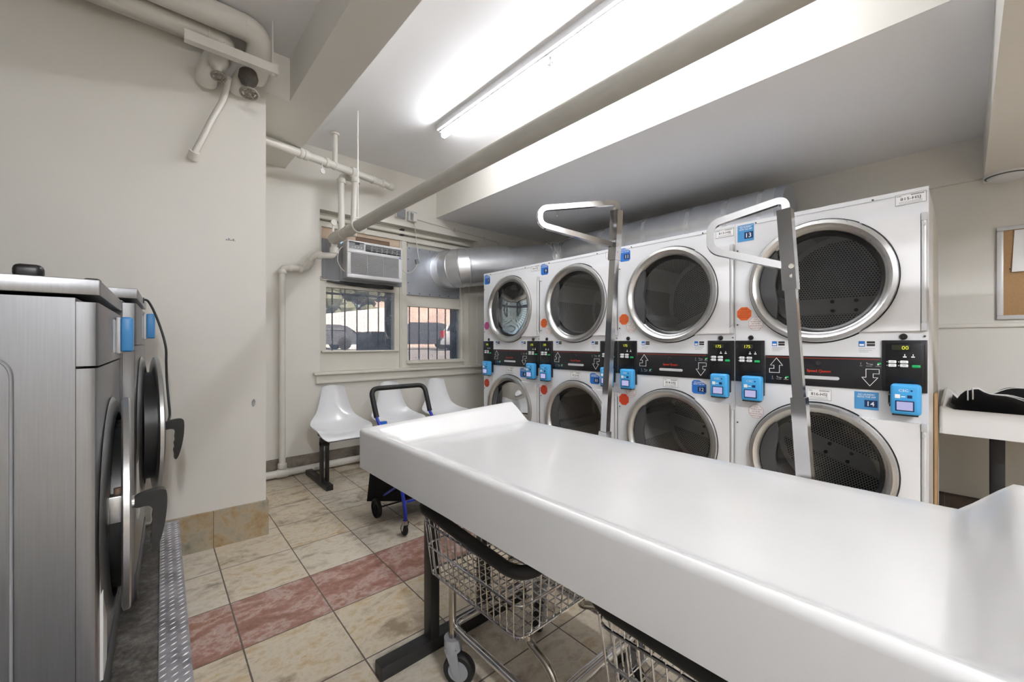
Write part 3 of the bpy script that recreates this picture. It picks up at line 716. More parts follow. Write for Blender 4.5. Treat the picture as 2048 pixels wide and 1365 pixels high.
bands = [[(3.92, y, 2.285), (3.92, y - random.uniform(.035, .07), 2.285)] for y in (2.75, 2.45, 2.2, 1.75, 1.42, 1.15)]
for k in (2, 4, 6, 8): d = (RUN[k + 1] - RUN[k]).normalized(); bands.append([RUN[k] - d * .02, RUN[k] + d * .02])
for p_ in bands:
    b = B(); b.tube(p_, .2005, 0, 40); o = obj('tape_band', b, 'tape', t); o['label'] = 'band of clear tape wound round the duct'
b = B(); b.lathe_s([(.0005, 0), (.19, 0), (.202, .004), (.202, .07)], (3.92, .952, 2.285), (0, 1, 0), 0, 40); obj('end_cap', b, 'zinc', t)

# ------------------------------------------------------------------ white folding tables
def sm(t): t = max(0, min(1, t)); return t * t * (3 - 2 * t)
def table_top(x0, x1, y0, y1, zf, zfr, zbk, yjl, yrl, yjr, yrr, zb, front, back):
    """trough table top: flat bed, wedge ends, rolled rim and deep apron"""
    def lin_(a): a = max(0, min(1, a)); return a * .8 + sm(a) * .2
    def zz(x, y):
        w = max(lin_((y - yjl) / (yrl - yjl)), lin_((yjr - y) / (yjr - yrr)))
        zr = zfr + (zbk - zfr) * (x - x0) / (x1 - x0)
        h = w * (zr - zf)
        h = max(h, sm((x0 + front - x) / front) * (zfr - zf) if front else 0)
        if back: h = max(h, sm((x - x1 + back) / back) * (zbk - zf))
        return zf + h
    r = .017; b = B(); A = [0, 22, 45, 68, 90]
    def axis(a0, a1, marks, n):
        pts = sorted(set([a0 + (a1 - a0) * i / n for i in range(n + 1)] + marks))
        L = [(a0, -R_(a)) for a in A[:0:-1]] + [(p, 0.0) for p in pts] + [(a1, R_(a)) for a in A[1:]]
        return [(a0, -9)] + L + [(a1, 9)]
    U = axis(x0 + r, x1 - r, [x0 + front * k / 8 for k in range(1, 9) if front and x0 + front * k / 8 > x0 + r], 14)
    W = axis(y0 + r, y1 - r, [yjr, yrr, yjl, yrl], 44)
    vs = []
    for (x, a) in U:
        for (y, c) in W:
            low = abs(a) == 9 or abs(c) == 9
            sa = math.copysign(1, a) if abs(a) == 9 else math.sin(a); sc = math.copysign(1, c) if abs(c) == 9 else math.sin(c)
            k = max(abs(sa), abs(sc)); hyp = math.hypot(sa, sc)
            f = k / hyp if hyp > 1e-6 else 1
            z = zz(x, y) - r * (1 - math.sqrt(max(0, 1 - k * k)))
            vs.append((x + r * sa * f, y + r * sc * f, zb if low else z))
    n = len(W); m = len(U)
    b.add(vs, [(i * n + j, (i + 1) * n + j, (i + 1) * n + j + 1, i * n + j + 1) for i in range(m - 1) for j in range(n - 1)])
    e = .004
    b.box(x0 + e, x1 - e, y0 + e, y1 - e, zb + .004, zb + .03)
    return b
def table_legs(t, xa, xb, y, px, zt):
    b = B(); b.box(xa, xb, y - .028, y + .028, 0.0, .05, 0, .004); l = obj('leg', b, 'blackm', t)
    for x in px:
        q = B(); q.box(x - .02, x + .02, y - .026, y + .026, .049, zt, 0, .003); obj('leg_post', q, 'blackm', l)
    q = B(); q.box(px[0] - .02, px[-1] + .02, y - .02, y + .02, zt - .04, zt); obj('leg_bracket', q, 'blackm', l)
t = thing('folding_table', 'large white laundry folding table with raised ends and chrome racks', 'table', (0, 0, 0))
b = table_top(.661, 1.505, -.11, 1.685, .787, .842, .872, 1.53, 1.655, .012, -.075, .682, .14, 0)
obj('tabletop', b, 'gel', t, 50)
table_legs(t, .62, 1.33, 1.40, (.838, 1.095), .69); table_legs(t, .62, 1.33, -.07, (.838, 1.095), .69)
def rack(base, top, zs, joint, d, L, za1, za2, zl, name):
    base, top = V(base), V(top); ax = (top - base).normalized(); up = V((1, 0, 0))
    at = lambda z: base + ax * ((z - base.z) / ax.z)
    b = B(); b.sqtube([at(.70), at(joint)], .040, 0, up); o = obj('garment_rack', b, 'chrome', t); o['label'] = name
    b = B(); b.sqtube([at(joint - .02), at(zs + .02)], .030, 0, up); obj('rack_post', b, 'chrome', o)
    b = B(); b.sqtube([at(zs), at(top.z - .03)], .039, 0, up); obj('rack_sleeve', b, 'chrome', o)
    d = V(d).normalized(); side = d.cross(ZA)
    p0, p1 = at(top.z - .05), at(top.z)
    a1 = V((p1.x, p1.y, 0)) + d * L; q1 = V((a1.x, a1.y, za1)); q2 = V((a1.x, a1.y, za2)); p2 = at(zl)
    pts = fillet([p0, p1 + V((0, 0, .005)), q1, q2, p2], .034, 8)
    b = B(); b.tube(pts, .0158, 0, 4, False, side, ph=PI / 4, rx=None)
    obj('rack_arm', b, 'chrome', o)
    b = B(); b.cyl(p2 - side * .026, p2 + side * .026, .008, 0, 10); b.cyl(at(zl - .03) - side * .022, at(zl - .03) + side * .022, .006, 0, 10); obj('rack_pivot', b, 'chromed', o)
rack((1.527, 1.075, .786), (1.527, 1.012, 1.80), 1.556, .80, (-.854, .52, 0), .347, 1.758, 1.690, 1.619, 'chrome rack post nearer the window')
rack((1.527, .332, .773), (1.527, .388, 1.652), 1.365, 1.025, (-.407, .914, 0), .215, 1.600, 1.512, 1.437, 'chrome rack post nearer the camera')

t = thing('folding_table', 'white trough table against the right wall with black clothing in it', 'table', (0, 0, 0))
b = table_top(3.39, 4.33, -1.70, .10, .765, .835, .872, .0, .085, -1.6, -1.685, .676, .05, .05)
obj('tabletop', b, 'gel', t, 50)
for y in (-.13, -1.4): table_legs(t, 3.45, 4.25, y, (3.71, 3.62 + .4), .69)
# clothing left in it
b = B()
def cloth(i, j):
    u, v = i, j; x = 3.50 + .56 * u; y = .055 - .66 * v
    env = math.sin(PI * min(1, max(0, u))) ** .6 * min(1, v * 6) ** .7 * (1 - .45 * v)
    z = .772 + .175 * env * (1 + .18 * math.sin(9 * v + 5 * u) + .12 * math.sin(17 * v * u + 2)) + .012 * math.sin(23 * v)
    return V((x + .03 * math.sin(7 * v), y, max(.776 + max(0, y) * 1.25, z)))
b.grid(cloth, 24, 36, 0)
t = obj('folded_garment', b, 'fabric'); tag(t, 'black garment with white stripes heaped in the right-hand trough table', 'clothing')
b = B()
for u in (.30, .36, .62):
    b.tube([cloth(u, j / 30) + V((0, 0, .004)) for j in range(3, 31)], .0035, 0, 6)
for v in (.10, .13): b.tube([cloth(i / 20, v) + V((0, 0, .004)) for i in range(2, 18)], .0035, 0, 6)
obj('stripe', b, 'inkw', t)

# ------------------------------------------------------------------ laundry carts
def caster(parent, x, y, r=.056, rot=0, zt=.165):
    c_, s_ = math.cos(rot), math.sin(rot)
    def P(a, l, z): return V((x + a * c_ - l * s_, y + a * s_ + l * c_, z))
    b = B(); b.cyl((x, y, zt - .045), (x, y, zt), .03, 0, 16)
    for sd in (-1, 1):
        q = [P(-.022, sd * .022, zt - .03), P(.022, sd * .022, zt - .03), P(.012 - .025, sd * .022, r - .012), P(-.012 - .025, sd * .022, r - .012)]
        n_ = P(0, 1, 0) - P(0, 0, 0); b.add(q + [p + n_ * .004 * sd for p in q], [(0, 1, 2, 3), (7, 6, 5, 4), (0, 4, 5, 1), (1, 5, 6, 2), (2, 6, 7, 3), (3, 7, 4, 0)])
    o = obj('caster', b, 'grey', parent)
    ax = P(0, 1, 0) - P(0, 0, 0); cc = P(-.025, 0, r)
    b = B(); b.lathe_s([(.0005, -.014), (r * .35, -.014), (r * .62, -.010), (r * .66, -.017), (r * .9, -.017), (r, -.010), (r, .010), (r * .9, .017), (r * .66, .017), (r * .62, .010), (r * .35, .014), (.0005, .014)], cc, ax, 0, 28); obj('caster_wheel', b, 'rubber', o)
    b = B(); b.lathe_s([(.0005, -.0165), (r * .64, -.0165), (r * .64, .0165), (.0005, .0165)], cc, ax, 0, 24); obj('wheel_hub', b, 'grey', o)
def laundry_cart(label):
    t = thing('laundry_cart', label, 'laundry cart', (1.02, 1.05, 0), 0, 'wire laundry carts under the folding table')
    # local coordinates: x -.22..+.23, y -.31..+.17 for the base
    bx0, bx1, by0, by1, zb = -.215, .225, -.30, .155, .205
    b = B(); b.tube(fillet([(bx0, by0, zb), (bx1, by0, zb), (bx1, by1, zb), (bx0, by1, zb)], .04, 5, True), .0125, 0, 12, True)
    b.tube([(bx0, by0 + .035, zb - .02), (bx1, by0 + .035, zb - .02)], .011, 0, 10)
    obj('base_frame', b, 'chrome', t)
    k0, k1, l0, l1 = -.262, .10, -.235, .285                       # basket at the rim
    def ring(z):
        q = (.56 - z) * .10; return k0 + q, k1 - q, l0 + q, l1 - q
    for x, y in ((bx0, by1), (bx1, by1), (bx0 + .03, by0), (bx1, by0)):
        a, c, d, e = ring(.36); tx = max(a + .02, min(c - .02, x)); ty = max(d + .02, min(e - .02, y))
        b = B(); b.tube(fillet([(x, y, .15), (x, y, .29), (tx, ty, .325), (tx, ty, .345)], .05, 5), .0125, 0, 12); obj('upright', b, 'chromed', t)
    b = B()
    for z, w in ((.545, .0042), (.46, .0042), (.362, .0042)):
        a, c, d, e = ring(z); b.tube(fillet([(a, d, z), (c, d, z), (c, e, z), (a, e, z)], .045, 5, True), w, 0, 7, True)
    a0, c0, d0, e0 = ring(.345); a1, c1, d1, e1 = ring(.572); n = 15; m = 9
    for i in range(n + 1):
        s = i / n; y0 = d0 + .02 + (e0 - d0 - .04) * s; y1 = d1 + .02 + (e1 - d1 - .04) * s
        b.tube(fillet([(a1, y1, .572), (a0, y0, .347), (c0, y0, .347), (c1, y1, .572)], .02, 3), .0024, 0, 6)
    for i in range(m + 1):
        s = i / m; x0 = a0 + .02 + (c0 - a0 - .04) * s; x1 = a1 + .02 + (c1 - a1 - .04) * s
        b.tube(fillet([(x1, d1, .572), (x0, d0, .350), (x0, e0, .350), (x1, e1, .572)], .02, 3), .0024, 0, 6)
    obj('wire_basket', b, 'chrome', t)
    b = B(); b.tube(fillet([(k0 - .012, l0 - .020, .568), (k1 + .006, l0 - .012, .575), (k1 + .006, l1 + .006, .60), (k0 - .012, l1 + .006, .605)], .07, 7, True), .019, 0, 14, True); obj('rim_bumper', b, 'rubber', t)
    for x, y, r in ((bx0, by1, 2.2), (bx1, by1, .6), (bx0 + .03, by0, 5.1), (bx1, by0, 4.6)): caster(t, x, y, .056, r)
    return t
lc = laundry_cart('wire laundry cart with black rim under the window end of the folding table')
dup(lc, (1.045, .30, 0), 'wire laundry cart with black rim under the camera end of the folding table')

# ------------------------------------------------------------------ row of shell seats
t = thing('tandem_seating', 'row of three white shell seats on one black beam below the window', 'seating', (1.25, 3.62, 0))
prof = [(.200, .81), (.198, .80), (.192, .75), (.18, .68), (.162, .60), (.13, .525), (.075, .473), (.0, .452), (-.09, .446), (-.17, .438), (-.215, .424), (-.235, .408)]
hw = [.074, .100, .113, .130, .155, .188, .220, .241, .246, .238, .216, .172]
NP = len(prof)
def interp(A, t):
    k = min(int(t), NP - 2); f = t - k
    p0, p1, p2, p3 = A[max(k - 1, 0)], A[k], A[k + 1], A[min(k + 2, NP - 1)]
    g = lambda a, b_, c, d: .5 * (2 * b_ + (c - a) * f + (2 * a - 5 * b_ + 4 * c - d) * f * f + (3 * b_ - a - 3 * c + d) * f ** 3)
    return tuple(g(*q) for q in zip(p0, p1, p2, p3)) if isinstance(p0, tuple) else g(p0, p1, p2, p3)
def seat(dx):
    b = B()
    def fn(off):
        def f(u, v):
            tt = u * (NP - 1); y, z = interp(prof, tt); w = interp(hw, tt); s = 2 * v - 1
            back = sm((6.5 - tt) / 3); e = abs(s) ** 2.2
            ta = interp(prof, min(tt + .05, NP - 1)); tb = interp(prof, max(tt - .05, 0)); d = V((0, ta[0] - tb[0], ta[1] - tb[1])).normalized(); nrm = V((0, d.z, -d.y))
            if nrm.z < 0 and back < .5: nrm = -nrm
            y2 = y - e * .055 * back - off * (.9 if back > .4 else .3); z2 = z + e * .05 * (1 - back) * sm((NP - 1 - tt) / 2.5) - off * (1 - back)
            if off: y2 = y - e * .055 * back + off * back; z2 = z + e * .05 * (1 - back) * sm((NP - 1 - tt) / 2.5) - off * (1 - back)
            return V((dx + s * w * (1 - .06 * e), y2, z2))
        return f
    b.grid(fn(0), 44, 20); b.grid(fn(.007), 44, 20)
    f0, f1 = fn(0), fn(.007)
    for v in (0, 1): b.grid(lambda i, j: f0(i, v) * (1 - j) + f1(i, v) * j, 44, 1)
    for u in (0, 1): b.grid(lambda i, j: f0(u, i) * (1 - j) + f1(u, i) * j, 20, 1)
    return b
for i, dx in enumerate((0, .527, 1.054)):
    obj('seat_shell', seat(dx), 'shell', t, 60)
b = B(); b.box(-.17, 1.45, -.09, -.03, .36, .405, 0, .004); b.box(-.15, .2, -.12, .08, .40, .43); obj('beam', b, 'blackm', t)
for x in (-.14, 1.2):
    b = B(); b.box(x - .028, x + .028, -.20, .36, 0, .045, 0, .004); b.box(x - .03, x - .008, -.085, -.035, .04, .37, 0, .003); b.box(x + .012, x + .034, -.085, -.035, .04, .37, 0, .003); b.box(x - .03, x + .034, -.09, -.03, .34, .37); obj('leg', b, 'blackm', t)

# ------------------------------------------------------------------ blue folding shopping cart
t = thing('shopping_cart', 'blue folding shopping cart with black handle and black bag', 'cart', (1.41, 2.6, 0))
xl, xr = -.21, .21
for x in (xl, xr):
    b = B(); b.tube(fillet([(x, -.285, .075), (x, -.285, .14), (x, -.23, .30), (x, .16, .70)], .08, 6), .011, 0, 12); obj('side_tube', b, 'bluem', t)
b = B(); b.tube(fillet([(xl, .135, .675), (xl - .005, .225, .865), (xr + .005, .225, .865), (xr, .135, .675)], .06, 8), .0175, 0, 14); obj('handle', b, 'rubber', t)
b = B(); b.tube(fillet([(xl, -.27, .2), (xl + .04, -.2, .17), (xr - .04, -.2, .17), (xr, -.27, .2)], .03, 4), .008, 0, 10); b.cyl((xl, -.1, .36), (xr, -.1, .36), .007, 0, 10); b.tube([(xl, -.2, .29), (xl, .1, .12), (xr, .1, .12), (xr, -.2, .29)], .008, 0, 10); obj('cross_bar', b, 'bluem', t)
b = B(); b.cyl((xl - .03, .09, .0635), (xr + .03, .09, .0635), .006, 0, 10); obj('axle', b, 'blackm', t)
for x in (xl - .02, xr + .02):
    b = B(); b.lathe_s([(.012, -.016), (.02, -.016), (.022, -.006), (.05, -.006), (.052, -.014), (.0635, -.011), (.0635, .011), (.052, .014), (.05, .006), (.022, .006), (.02, .016), (.012, .016)], (x, .09, .0635), (1, 0, 0), 0, 30); obj('wheel', b, 'rubber', t)
for x in (xl, xr):
    b = B(); b.cyl((x, -.285, .07), (x, -.285, .095), .016, 0, 12)
    for sd in (-1, 1): b.prism([(-.285 - .018, .088), (-.285 + .018, .088), (-.285 + .022, .03), (-.285 + .004, .03)], (x + sd * .014, 0, 0), YA, ZA, XA, .003 * sd, 0)
    c = obj('front_caster', b, 'chrome', t)
    b = B(); b.lathe_s([(.0005, -.011), (.030, -.011), (.037, -.006), (.037, .006), (.030, .011), (.0005, .011)], (x, -.272, .037), (1, 0, 0), 0, 24); obj('caster_wheel', b, 'rubber', c)
b = B()                                                          # bag: open-topped sack, sides splayed at the bottom
top = [(xl + .02, -.08, .50), (xr - .02, -.08, .50), (xr - .02, .14, .60), (xl + .02, .14, .60)]
mid = [(xl + .0, -.16, .26), (xr - .0, -.16, .26), (xr + .0, .17, .32), (xl - .03, .17, .32)]
bot = [(xl + .02, -.15, .17), (xr - .02, -.15, .17), (xr + .02, .20, .085), (xl - .035, .22, .075)]
for A_, B_ in ((top, mid), (mid, bot)):
    for i in range(4): b.add([A_[i], A_[(i + 1) % 4], B_[(i + 1) % 4], B_[i]], [(0, 1, 2, 3)])
b.poly(bot); o = obj('bag', b, 'fabric', t); o['label'] = 'black fabric bag'
b = B(); b.box(xl + .012, xl + .062, .10, .125, .60, .645, 0, .004); o = obj('clip', b, 'bluec', t); o['label'] = 'small bright blue clip'

# ------------------------------------------------------------------ washers
def washer(label, loc, rz, W, H, zc, rdoor, hang, plate_x, knob, ajar):
    """local x faces out into the room, y runs away from the camera"""
    t = thing('front_load_washer', label, 'washer', loc, rz, 'front-load washers on the plinth')
    D = .82
    b = B(); b.box(-D, -.037, .0, W, 0, H - .046, 0); b.box(-D + .02, -.16, -.004, 0, .08, H - .20, 0, .003)
    cab = obj('cabinet', b, 'steelv', t)
    b = B(); pts = fillet([(-.30, -.0075, .1), (-.30, -.0075, 0)], .01)
    b.tube(fillet([(-D + .06, -.005, H - .185), (-.135, -.005, H - .185), (-.135, -.005, .05)], .05, 8), .003, 0, 6); obj('side_panel_bead', b, 'grey', cab)
    b = B()
    b.prism([(-.036, 0), (-.036, W), (0, W), (0, .012), (-.004, .003), (-.012, 0)], (0, 0, 0), XA, YA, ZA, H - .216, 0); obj('front_panel', b, 'steelv', t)
    b = B()
    b.prism([(-.036, 0), (-.036, W), (.002, W), (.002, .012), (-.003, .003), (-.012, 0)], (0, 0, H - .21), XA, YA, ZA, .155, 0)
    b.box(.001, .003, W * .55, W * .92, H - .185, H - .08, 1)
    obj('control_fascia', b, ['steelv', 'lgrey'], t)
    b = B(); b.box(-D - .01, .006, -.008, W + .004, H - .038, H, 0, .003); obj('lid', b, 'steelv', t)
    b = B()
    b.box(-.145, -.095, W * knob, W * knob + .03, H - .002, H + .033, 0, .012, 3); o = obj('soap_lid_knob', b, 'black', t)
    # door: ring on the panel, gasket, barrel, outer steel plate
    yc = W * .5
    b = B(); b.lathe_s([(rdoor + .005, .002), (rdoor * .97, .012), (rdoor * .86, .016), (rdoor * .80, .0), (rdoor * .74, -.03)], (0, yc, zc), (1, 0, 0), 0, 56); obj('door_surround', b, 'steel', t)
    b = B(); b.lathe_s([(rdoor * .70, -.035), (rdoor * .78, -.03), (rdoor * .78, plate_x - .012), (rdoor * .70, plate_x - .008)], (0, -rdoor, 0), (1, 0, 0), 0, 48); d = obj('door', b, 'gasket', t); d['label'] = 'round loading door standing slightly ajar'; d.location = (0, yc + rdoor, zc); d.rotation_euler = (0, 0, R_(ajar))
    b = B(); b.lathe_s([(.0005, plate_x - .012), (rdoor * .6, plate_x - .012), (rdoor * .96, plate_x - .014), (rdoor, plate_x - .010), (rdoor, plate_x + .002), (rdoor * .985, plate_x + .006), (rdoor * .8, plate_x + .004), (rdoor * .55, plate_x - .006), (.0005, plate_x - .01)], (0, -rdoor, 0), (1, 0, 0), 0, 64); obj('door_plate', b, 'steel', d)
    b = B(); b.lathe_s([(rdoor * .55, plate_x - .012), (rdoor * .4, plate_x + .002), (.0005, plate_x + .008)], (0, -rdoor, 0), (1, 0, 0), 0, 40); obj('door_glass', b, 'carglass', d)
    hy, hz = hang[0] - yc - rdoor, hang[1] - zc
    b = B(); b.box(plate_x - .04, plate_x - .004, hy - .03, hy + .03, hz - .04, hz + .03, 1, .003); b.cyl((-.01, hy, hz), (plate_x + .012, hy, hz), .017, 0, 20); b.cyl((plate_x - .02, hy, hz + .02), (plate_x - .02, hy, hz + .045), .009, 2, 10); obj('latch', b, ['chrome', 'steel', 'wood'], d)
    b = B(); hs = .68; P = [(0, .016), (.10, .028), (.108, .0), (.103, -.06), (.088, -.115), (.070, -.15), (.056, -.148), (.058, -.125), (.052, -.11), (.060, -.095), (.054, -.08), (.062, -.066), (.058, -.05), (.064, -.03), (.050, -.014), (0, -.018)]
    for _ in range(2):                                            # round the grip off
        P = [q for i in range(len(P)) for q in ((P[i][0] * .75 + P[(i + 1) % len(P)][0] * .25, P[i][1] * .75 + P[(i + 1) % len(P)][1] * .25), (P[i][0] * .25 + P[(i + 1) % len(P)][0] * .75, P[i][1] * .25 + P[(i + 1) % len(P)][1] * .75))]
    b.prism([(a * hs, c) for a, c in P], (plate_x + .008, hy - .014, hz), XA, ZA, YA, .028, 0); o = obj('door_handle', b, 'black', d); o['label'] = 'black pistol-grip handle'
    b = B(); b.box(.0, .006, W * .08, W * .22, zc - .32 if zc > .5 else .12, zc - .05, 0); o = obj('instruction_label', b, 'paper', t)
    b = B(); b.box(-.036, .004, .01, W - .01, .0, .10, 0); obj('toe_panel', b, 'steelv', t)
    # payment terminal on the fascia
    b = B(); b.box(.003, .014, W * .68, W * .84, H - .19, H - .07, 0, .002); q = obj('card_reader', b, 'lgrey', t); q['label'] = 'payment terminal in a blue shell'
    b = B(); b.box(.014, .044, W * .69, W * .83, H - .185, H - .068, 0, .007, 3); obj('reader_shell', b, 'readerd', q)
    return t
washer('large stainless front-load washer nearest the camera at the left edge', (-.085, 1.422, .215), R_(-1.6), .665, 1.136, .495, .315, (.10, .548), .020, .07, 3.2)
w2_ = washer('second stainless front-load washer beyond the near one, with a hanging cable', (-.024, 2.106, .215), R_(-2.2), .68, 1.186, .615, .300, (.19, .625), .024, .05, 5.5)
b = B()
Lp = [(-.007, 2.5, 1.388), (.015, 2.5, 1.384), (.046, 2.48, 1.302), (.073, 2.46, 1.186), (.076, 2.46, 1.10), (.078, 2.46, 1.023), (.083, 2.44, .94), (.086, 2.40, .875), (.080, 2.34, .852)]
def crom(P, n=6):
    P = [V(p) for p in P]; out = []
    for i in range(len(P) - 1):
        a, b_, c, d = P[max(i - 1, 0)], P[i], P[i + 1], P[min(i + 2, len(P) - 1)]
        for k in range(n):
            f = k / n; out.append(.5 * (2 * b_ + (c - a) * f + (2 * a - 5 * b_ + 4 * c - d) * f * f + (3 * b_ - a - 3 * c + d) * f ** 3))
    return out + [P[-1]]
inv = Matrix.Translation(w2_.location) @ Matrix.Rotation(R_(-2.2), 4, 'Z'); inv = inv.inverted()
b.tube([inv @ p for p in crom(Lp)], .0048, 0, 8); p = inv @ V(Lp[0]); b.box(p.x - .014, p.x + .008, p.y - .01, p.y + .01, p.z - .012, p.z + .012)
o = obj('cable', b, 'black', w2_); o['label'] = 'loose black cable hanging to the door handle'
# tread plate along the plinth edge
b = B(); sk = .0248
def edge(y, off): return .029 + (y - 1.4885) * sk + off
b.prism([(edge(-.8, 0), -.8), (edge(-.8, .0755), -.8), (edge(2.9, .0775), 2.893), (edge(2.9, 0), 2.893)], (0, 0, .2155), XA, YA, ZA, .005, 0)
b.prism([(edge(-.8, .072), -.8), (edge(-.8, .077), -.8), (edge(2.9, .079), 2.893), (edge(2.9, .074), 2.893)], (0, 0, 0.0), XA, YA, ZA, .2165, 0)
y = .9; k = 0
while y < 2.87:
    for i, off in enumerate((.010, .037, .064)):
        cx, cy = edge(y, off), y + (.016 if i == 1 else 0); d = V((1, .62 if i != 1 else .62, 0)).normalized(); s_ = d.cross(ZA)
        if cy < 2.87: b.add([V((cx, cy, .2206)) - d * .011, V((cx, cy, .2206)) - s_ * .0028, V((cx, cy, .2206)) + d * .011, V((cx, cy, .2206)) + s_ * .0028, V((cx, cy, .2228))], [(0, 1, 4), (1, 2, 4), (2, 3, 4), (3, 0, 4)], 1)
    y += .032
tag(obj('tread_plate', b, ['tread', 'alum'], None, 10), 'long strip of diamond tread plate edging the concrete plinth', 'metal edging')

# ------------------------------------------------------------------ air conditioner
t = thing('window_air_conditioner', 'white window air conditioner with grey louvred grille', 'air conditioner', (1.755, 4.17, 1.83))
def ac(x): return x - 1.755
b = B(); b.box(-.315, .35, -.03, .12, -.03, .345, 1, .006); b.box(-.29, .285, -.13, .0, .0, .36, 0, .006); obj('housing', b, ['lgrey', 'grey'], t)
b = B()
for x0, x1, z0, z1 in ((-.29, -.255, .036, .244), (.25, .285, .036, .244), (-.29, .285, .0, .035), (-.29, .285, .245, .274), (-.29, .285, .341, .365)): b.box(x0, x1, -.16, -.125, z0, z1, 0, .004)
b.box(-.29, -.11, -.158, -.125, .2745, .3405, 0); b.box(.272, .285, -.16, -.125, .2745, .3405)
f_ = obj('front_cover', b, 'white', t)
b = B(); b.box(-.255, .25, -.135, -.125, .033, .247, 1)
for i in range(24): b.box(-.257, .252, -.152, -.136, .037 + .0088 * i, .0412 + .0088 * i, 0)
for x in (-.09, .08): b.box(x - .002, x + .002, -.153, -.135, .034, .246, 0)
obj('intake_grille', b, ['lgrey', 'grey'], t)
b = B(); b.box(-.105, .272, -.130, -.12, .283, .337, 1)
for i in range(4): b.box(-.105, .272, -.154, -.13, .291 + .0125 * i, .294 + .0125 * i, 0)
for i in range(6): b.box(-.045 + .055 * i, -.041 + .055 * i, -.155, -.13, .283, .337, 0)
obj('louvre', b, ['lgrey', 'black'], t)
b = B(); b.box(-.272, -.125, -.160, -.157, .285, .352, 0); b.box(-.215, -.17, -.1615, -.159, .325, .343, 1)
for i in range(4): b.box(-.25 + .03 * i, -.237 + .03 * i, -.1618, -.159, .297, .305, 2, .001)
obj('control_panel', b, ['grey', 'black', 'key'], t)
b = B(); b.box(.255, .268, -.1605, -.158, .25, .262, 0); obj('rating_label', b, 'blue2', t)
b = B()
for i in range(18): b.box(-.483 + .0098 * i, -.4765 + .0098 * i, -.03, -.01, -.02, .365, 0)
b.box(-.485, -.31, -.014, -.006, -.025, .37, 0); o = obj('accordion_panel', b, 'grey', t); o['label'] = 'ribbed grey side filler panel'
b = B()
def bagf(i, j):
    x = -.44 + .68 * i; z = -.033 - (.012 + .012 * math.sin(PI * i) + .022 * i) * j
    return V((x, -.05 - .006 * math.sin(9 * i) * (j > .3), z + .0015 * math.sin(31 * i)))
b.grid(bagf, 24, 3); b.grid(lambda i, j: bagf(i, j) + V((0, .03, 0)), 24, 3); o = obj('weather_bag', b, 'black', t); o['label'] = 'sagging strip of black plastic'
pl = V((1.755, 4.17, 1.83))
b = B(); pts = crom([(2.02, 4.10, 2.14), (2.03, 4.08, 2.05), (2.07, 4.06, 1.975), (2.124, 4.05, 1.945), (2.20, 4.05, 1.985), (2.245, 4.05, 2.065)])
b.tube([p - pl for p in pts], .0045, 0, 8); pts = crom([(2.264, 4.05, 2.11), (2.25, 4.055, 2.2), (2.235, 4.055, 2.32), (2.215, 4.05, 2.44), (2.195, 4.03, 2.505)])
b.tube([p - pl for p in pts], .0045, 0, 8)
b.tube([p - pl for p in crom([(1.47, 4.12, 2.15), (1.42, 4.10, 2.10), (1.40, 4.09, 2.0), (1.43, 4.08, 1.92), (1.49, 4.09, 1.88)])], .0045, 0, 8)
c = obj('power_cord', b, 'cardcord', t)
b = B(); b.prism([(-.02, 0), (.02, 0), (.012, .05), (-.012, .05)], V((2.246, 4.037, 2.062)) - pl, V((.94, 0, .34)), V((-.34, 0, .94)), YA, .025, 0); obj('plug_breaker', b, 'grey', c)

# ------------------------------------------------------------------ outlets, conduit, smoke alarm
t = thing('electrical_box', 'grey round-cornered blank electrical box over the window', 'electrical box', (2.05, 4.08, 2.58))
b = B(); b.box(-.055, .055, -.03, 0, -.055, .055, 0, .012, 3); obj('box_body', b, 'trim', t)
b = B(); b.box(-.05, .05, -.036, -.03, -.05, .05, 0, .003); b.cyl((0, -.036, 0), (0, -.039, 0), .006, 0, 10); obj('cover_plate', b, 'grey', t)
t = thing('power_outlet', 'grey wall outlet box with a white plug pushed in, over the window', 'outlet', (2.185, 4.08, 2.57))
b = B(); b.box(-.055, .055, -.03, 0, -.055, .055, 0, .012, 3); obj('box_body', b, 'trim', t)
b = B(); b.box(-.05, .05, -.036, -.03, -.052, .052, 0, .008); b.box(-.03, -.01, -.038, -.035, -.04, .04, 1); obj('cover_plate', b, ['lgrey', 'grey'], t)
b = B(); b.box(-.012, .035, -.075, -.036, -.06, .03, 0, .008, 2); obj('plug', b, 'cardcord', t)
b = B(); b.tube(crom([(2.24, 4.072, 2.56), (2.8, 4.072, 2.53), (3.30, 4.072, 2.505), (3.42, 4.072, 2.49), (3.45, 4.06, 2.42), (3.46, 4.06, 2.33)], 4), .007, 0, 8)
for x, z in ((2.75, 2.533), (3.2, 2.51)): b.box(x - .008, x + .008, 4.058, 4.08, z - .018, z + .018)
tag(obj('conduit', b, 'trim'), 'thin cream conduit running from the outlet box towards the duct', 'conduit')
t = thing('smoke_detector', 'round white smoke detector under the beam by the right wall', 'smoke detector', (4.20, -.185, 2.30))
b = B(); b.lathe_s([(.0005, 0), (.105, 0), (.105, -.012), (.0005, -.012)], (0, 0, 0), (0, 0, 1), 0, 36); obj('mounting_plate', b, 'white', t)
b = B(); b.lathe_s([(.09, -.012), (.09, -.016), (.085, -.03), (.06, -.042), (.0005, -.044)], (0, 0, 0), (0, 0, 1), 0, 36); obj('detector_cover', b, 'white', t)
b = B(); b.lathe_s([(.101, -.011), (.095, -.017), (.09, -.017)], (0, 0, 0), (0, 0, 1), 0, 36); obj('vent_slot', b, 'dgrey', t)
b = B(); b.cyl((3.35, 2.98, 2.625), (3.35, 2.98, 2.585), .012, 0, 10); b.sphere((3.35, 2.98, 2.58), .018, 0); tag(obj('ceiling_fitting', b, 'pipe'), 'small white fitting poking down from the grey soffit', 'fitting')

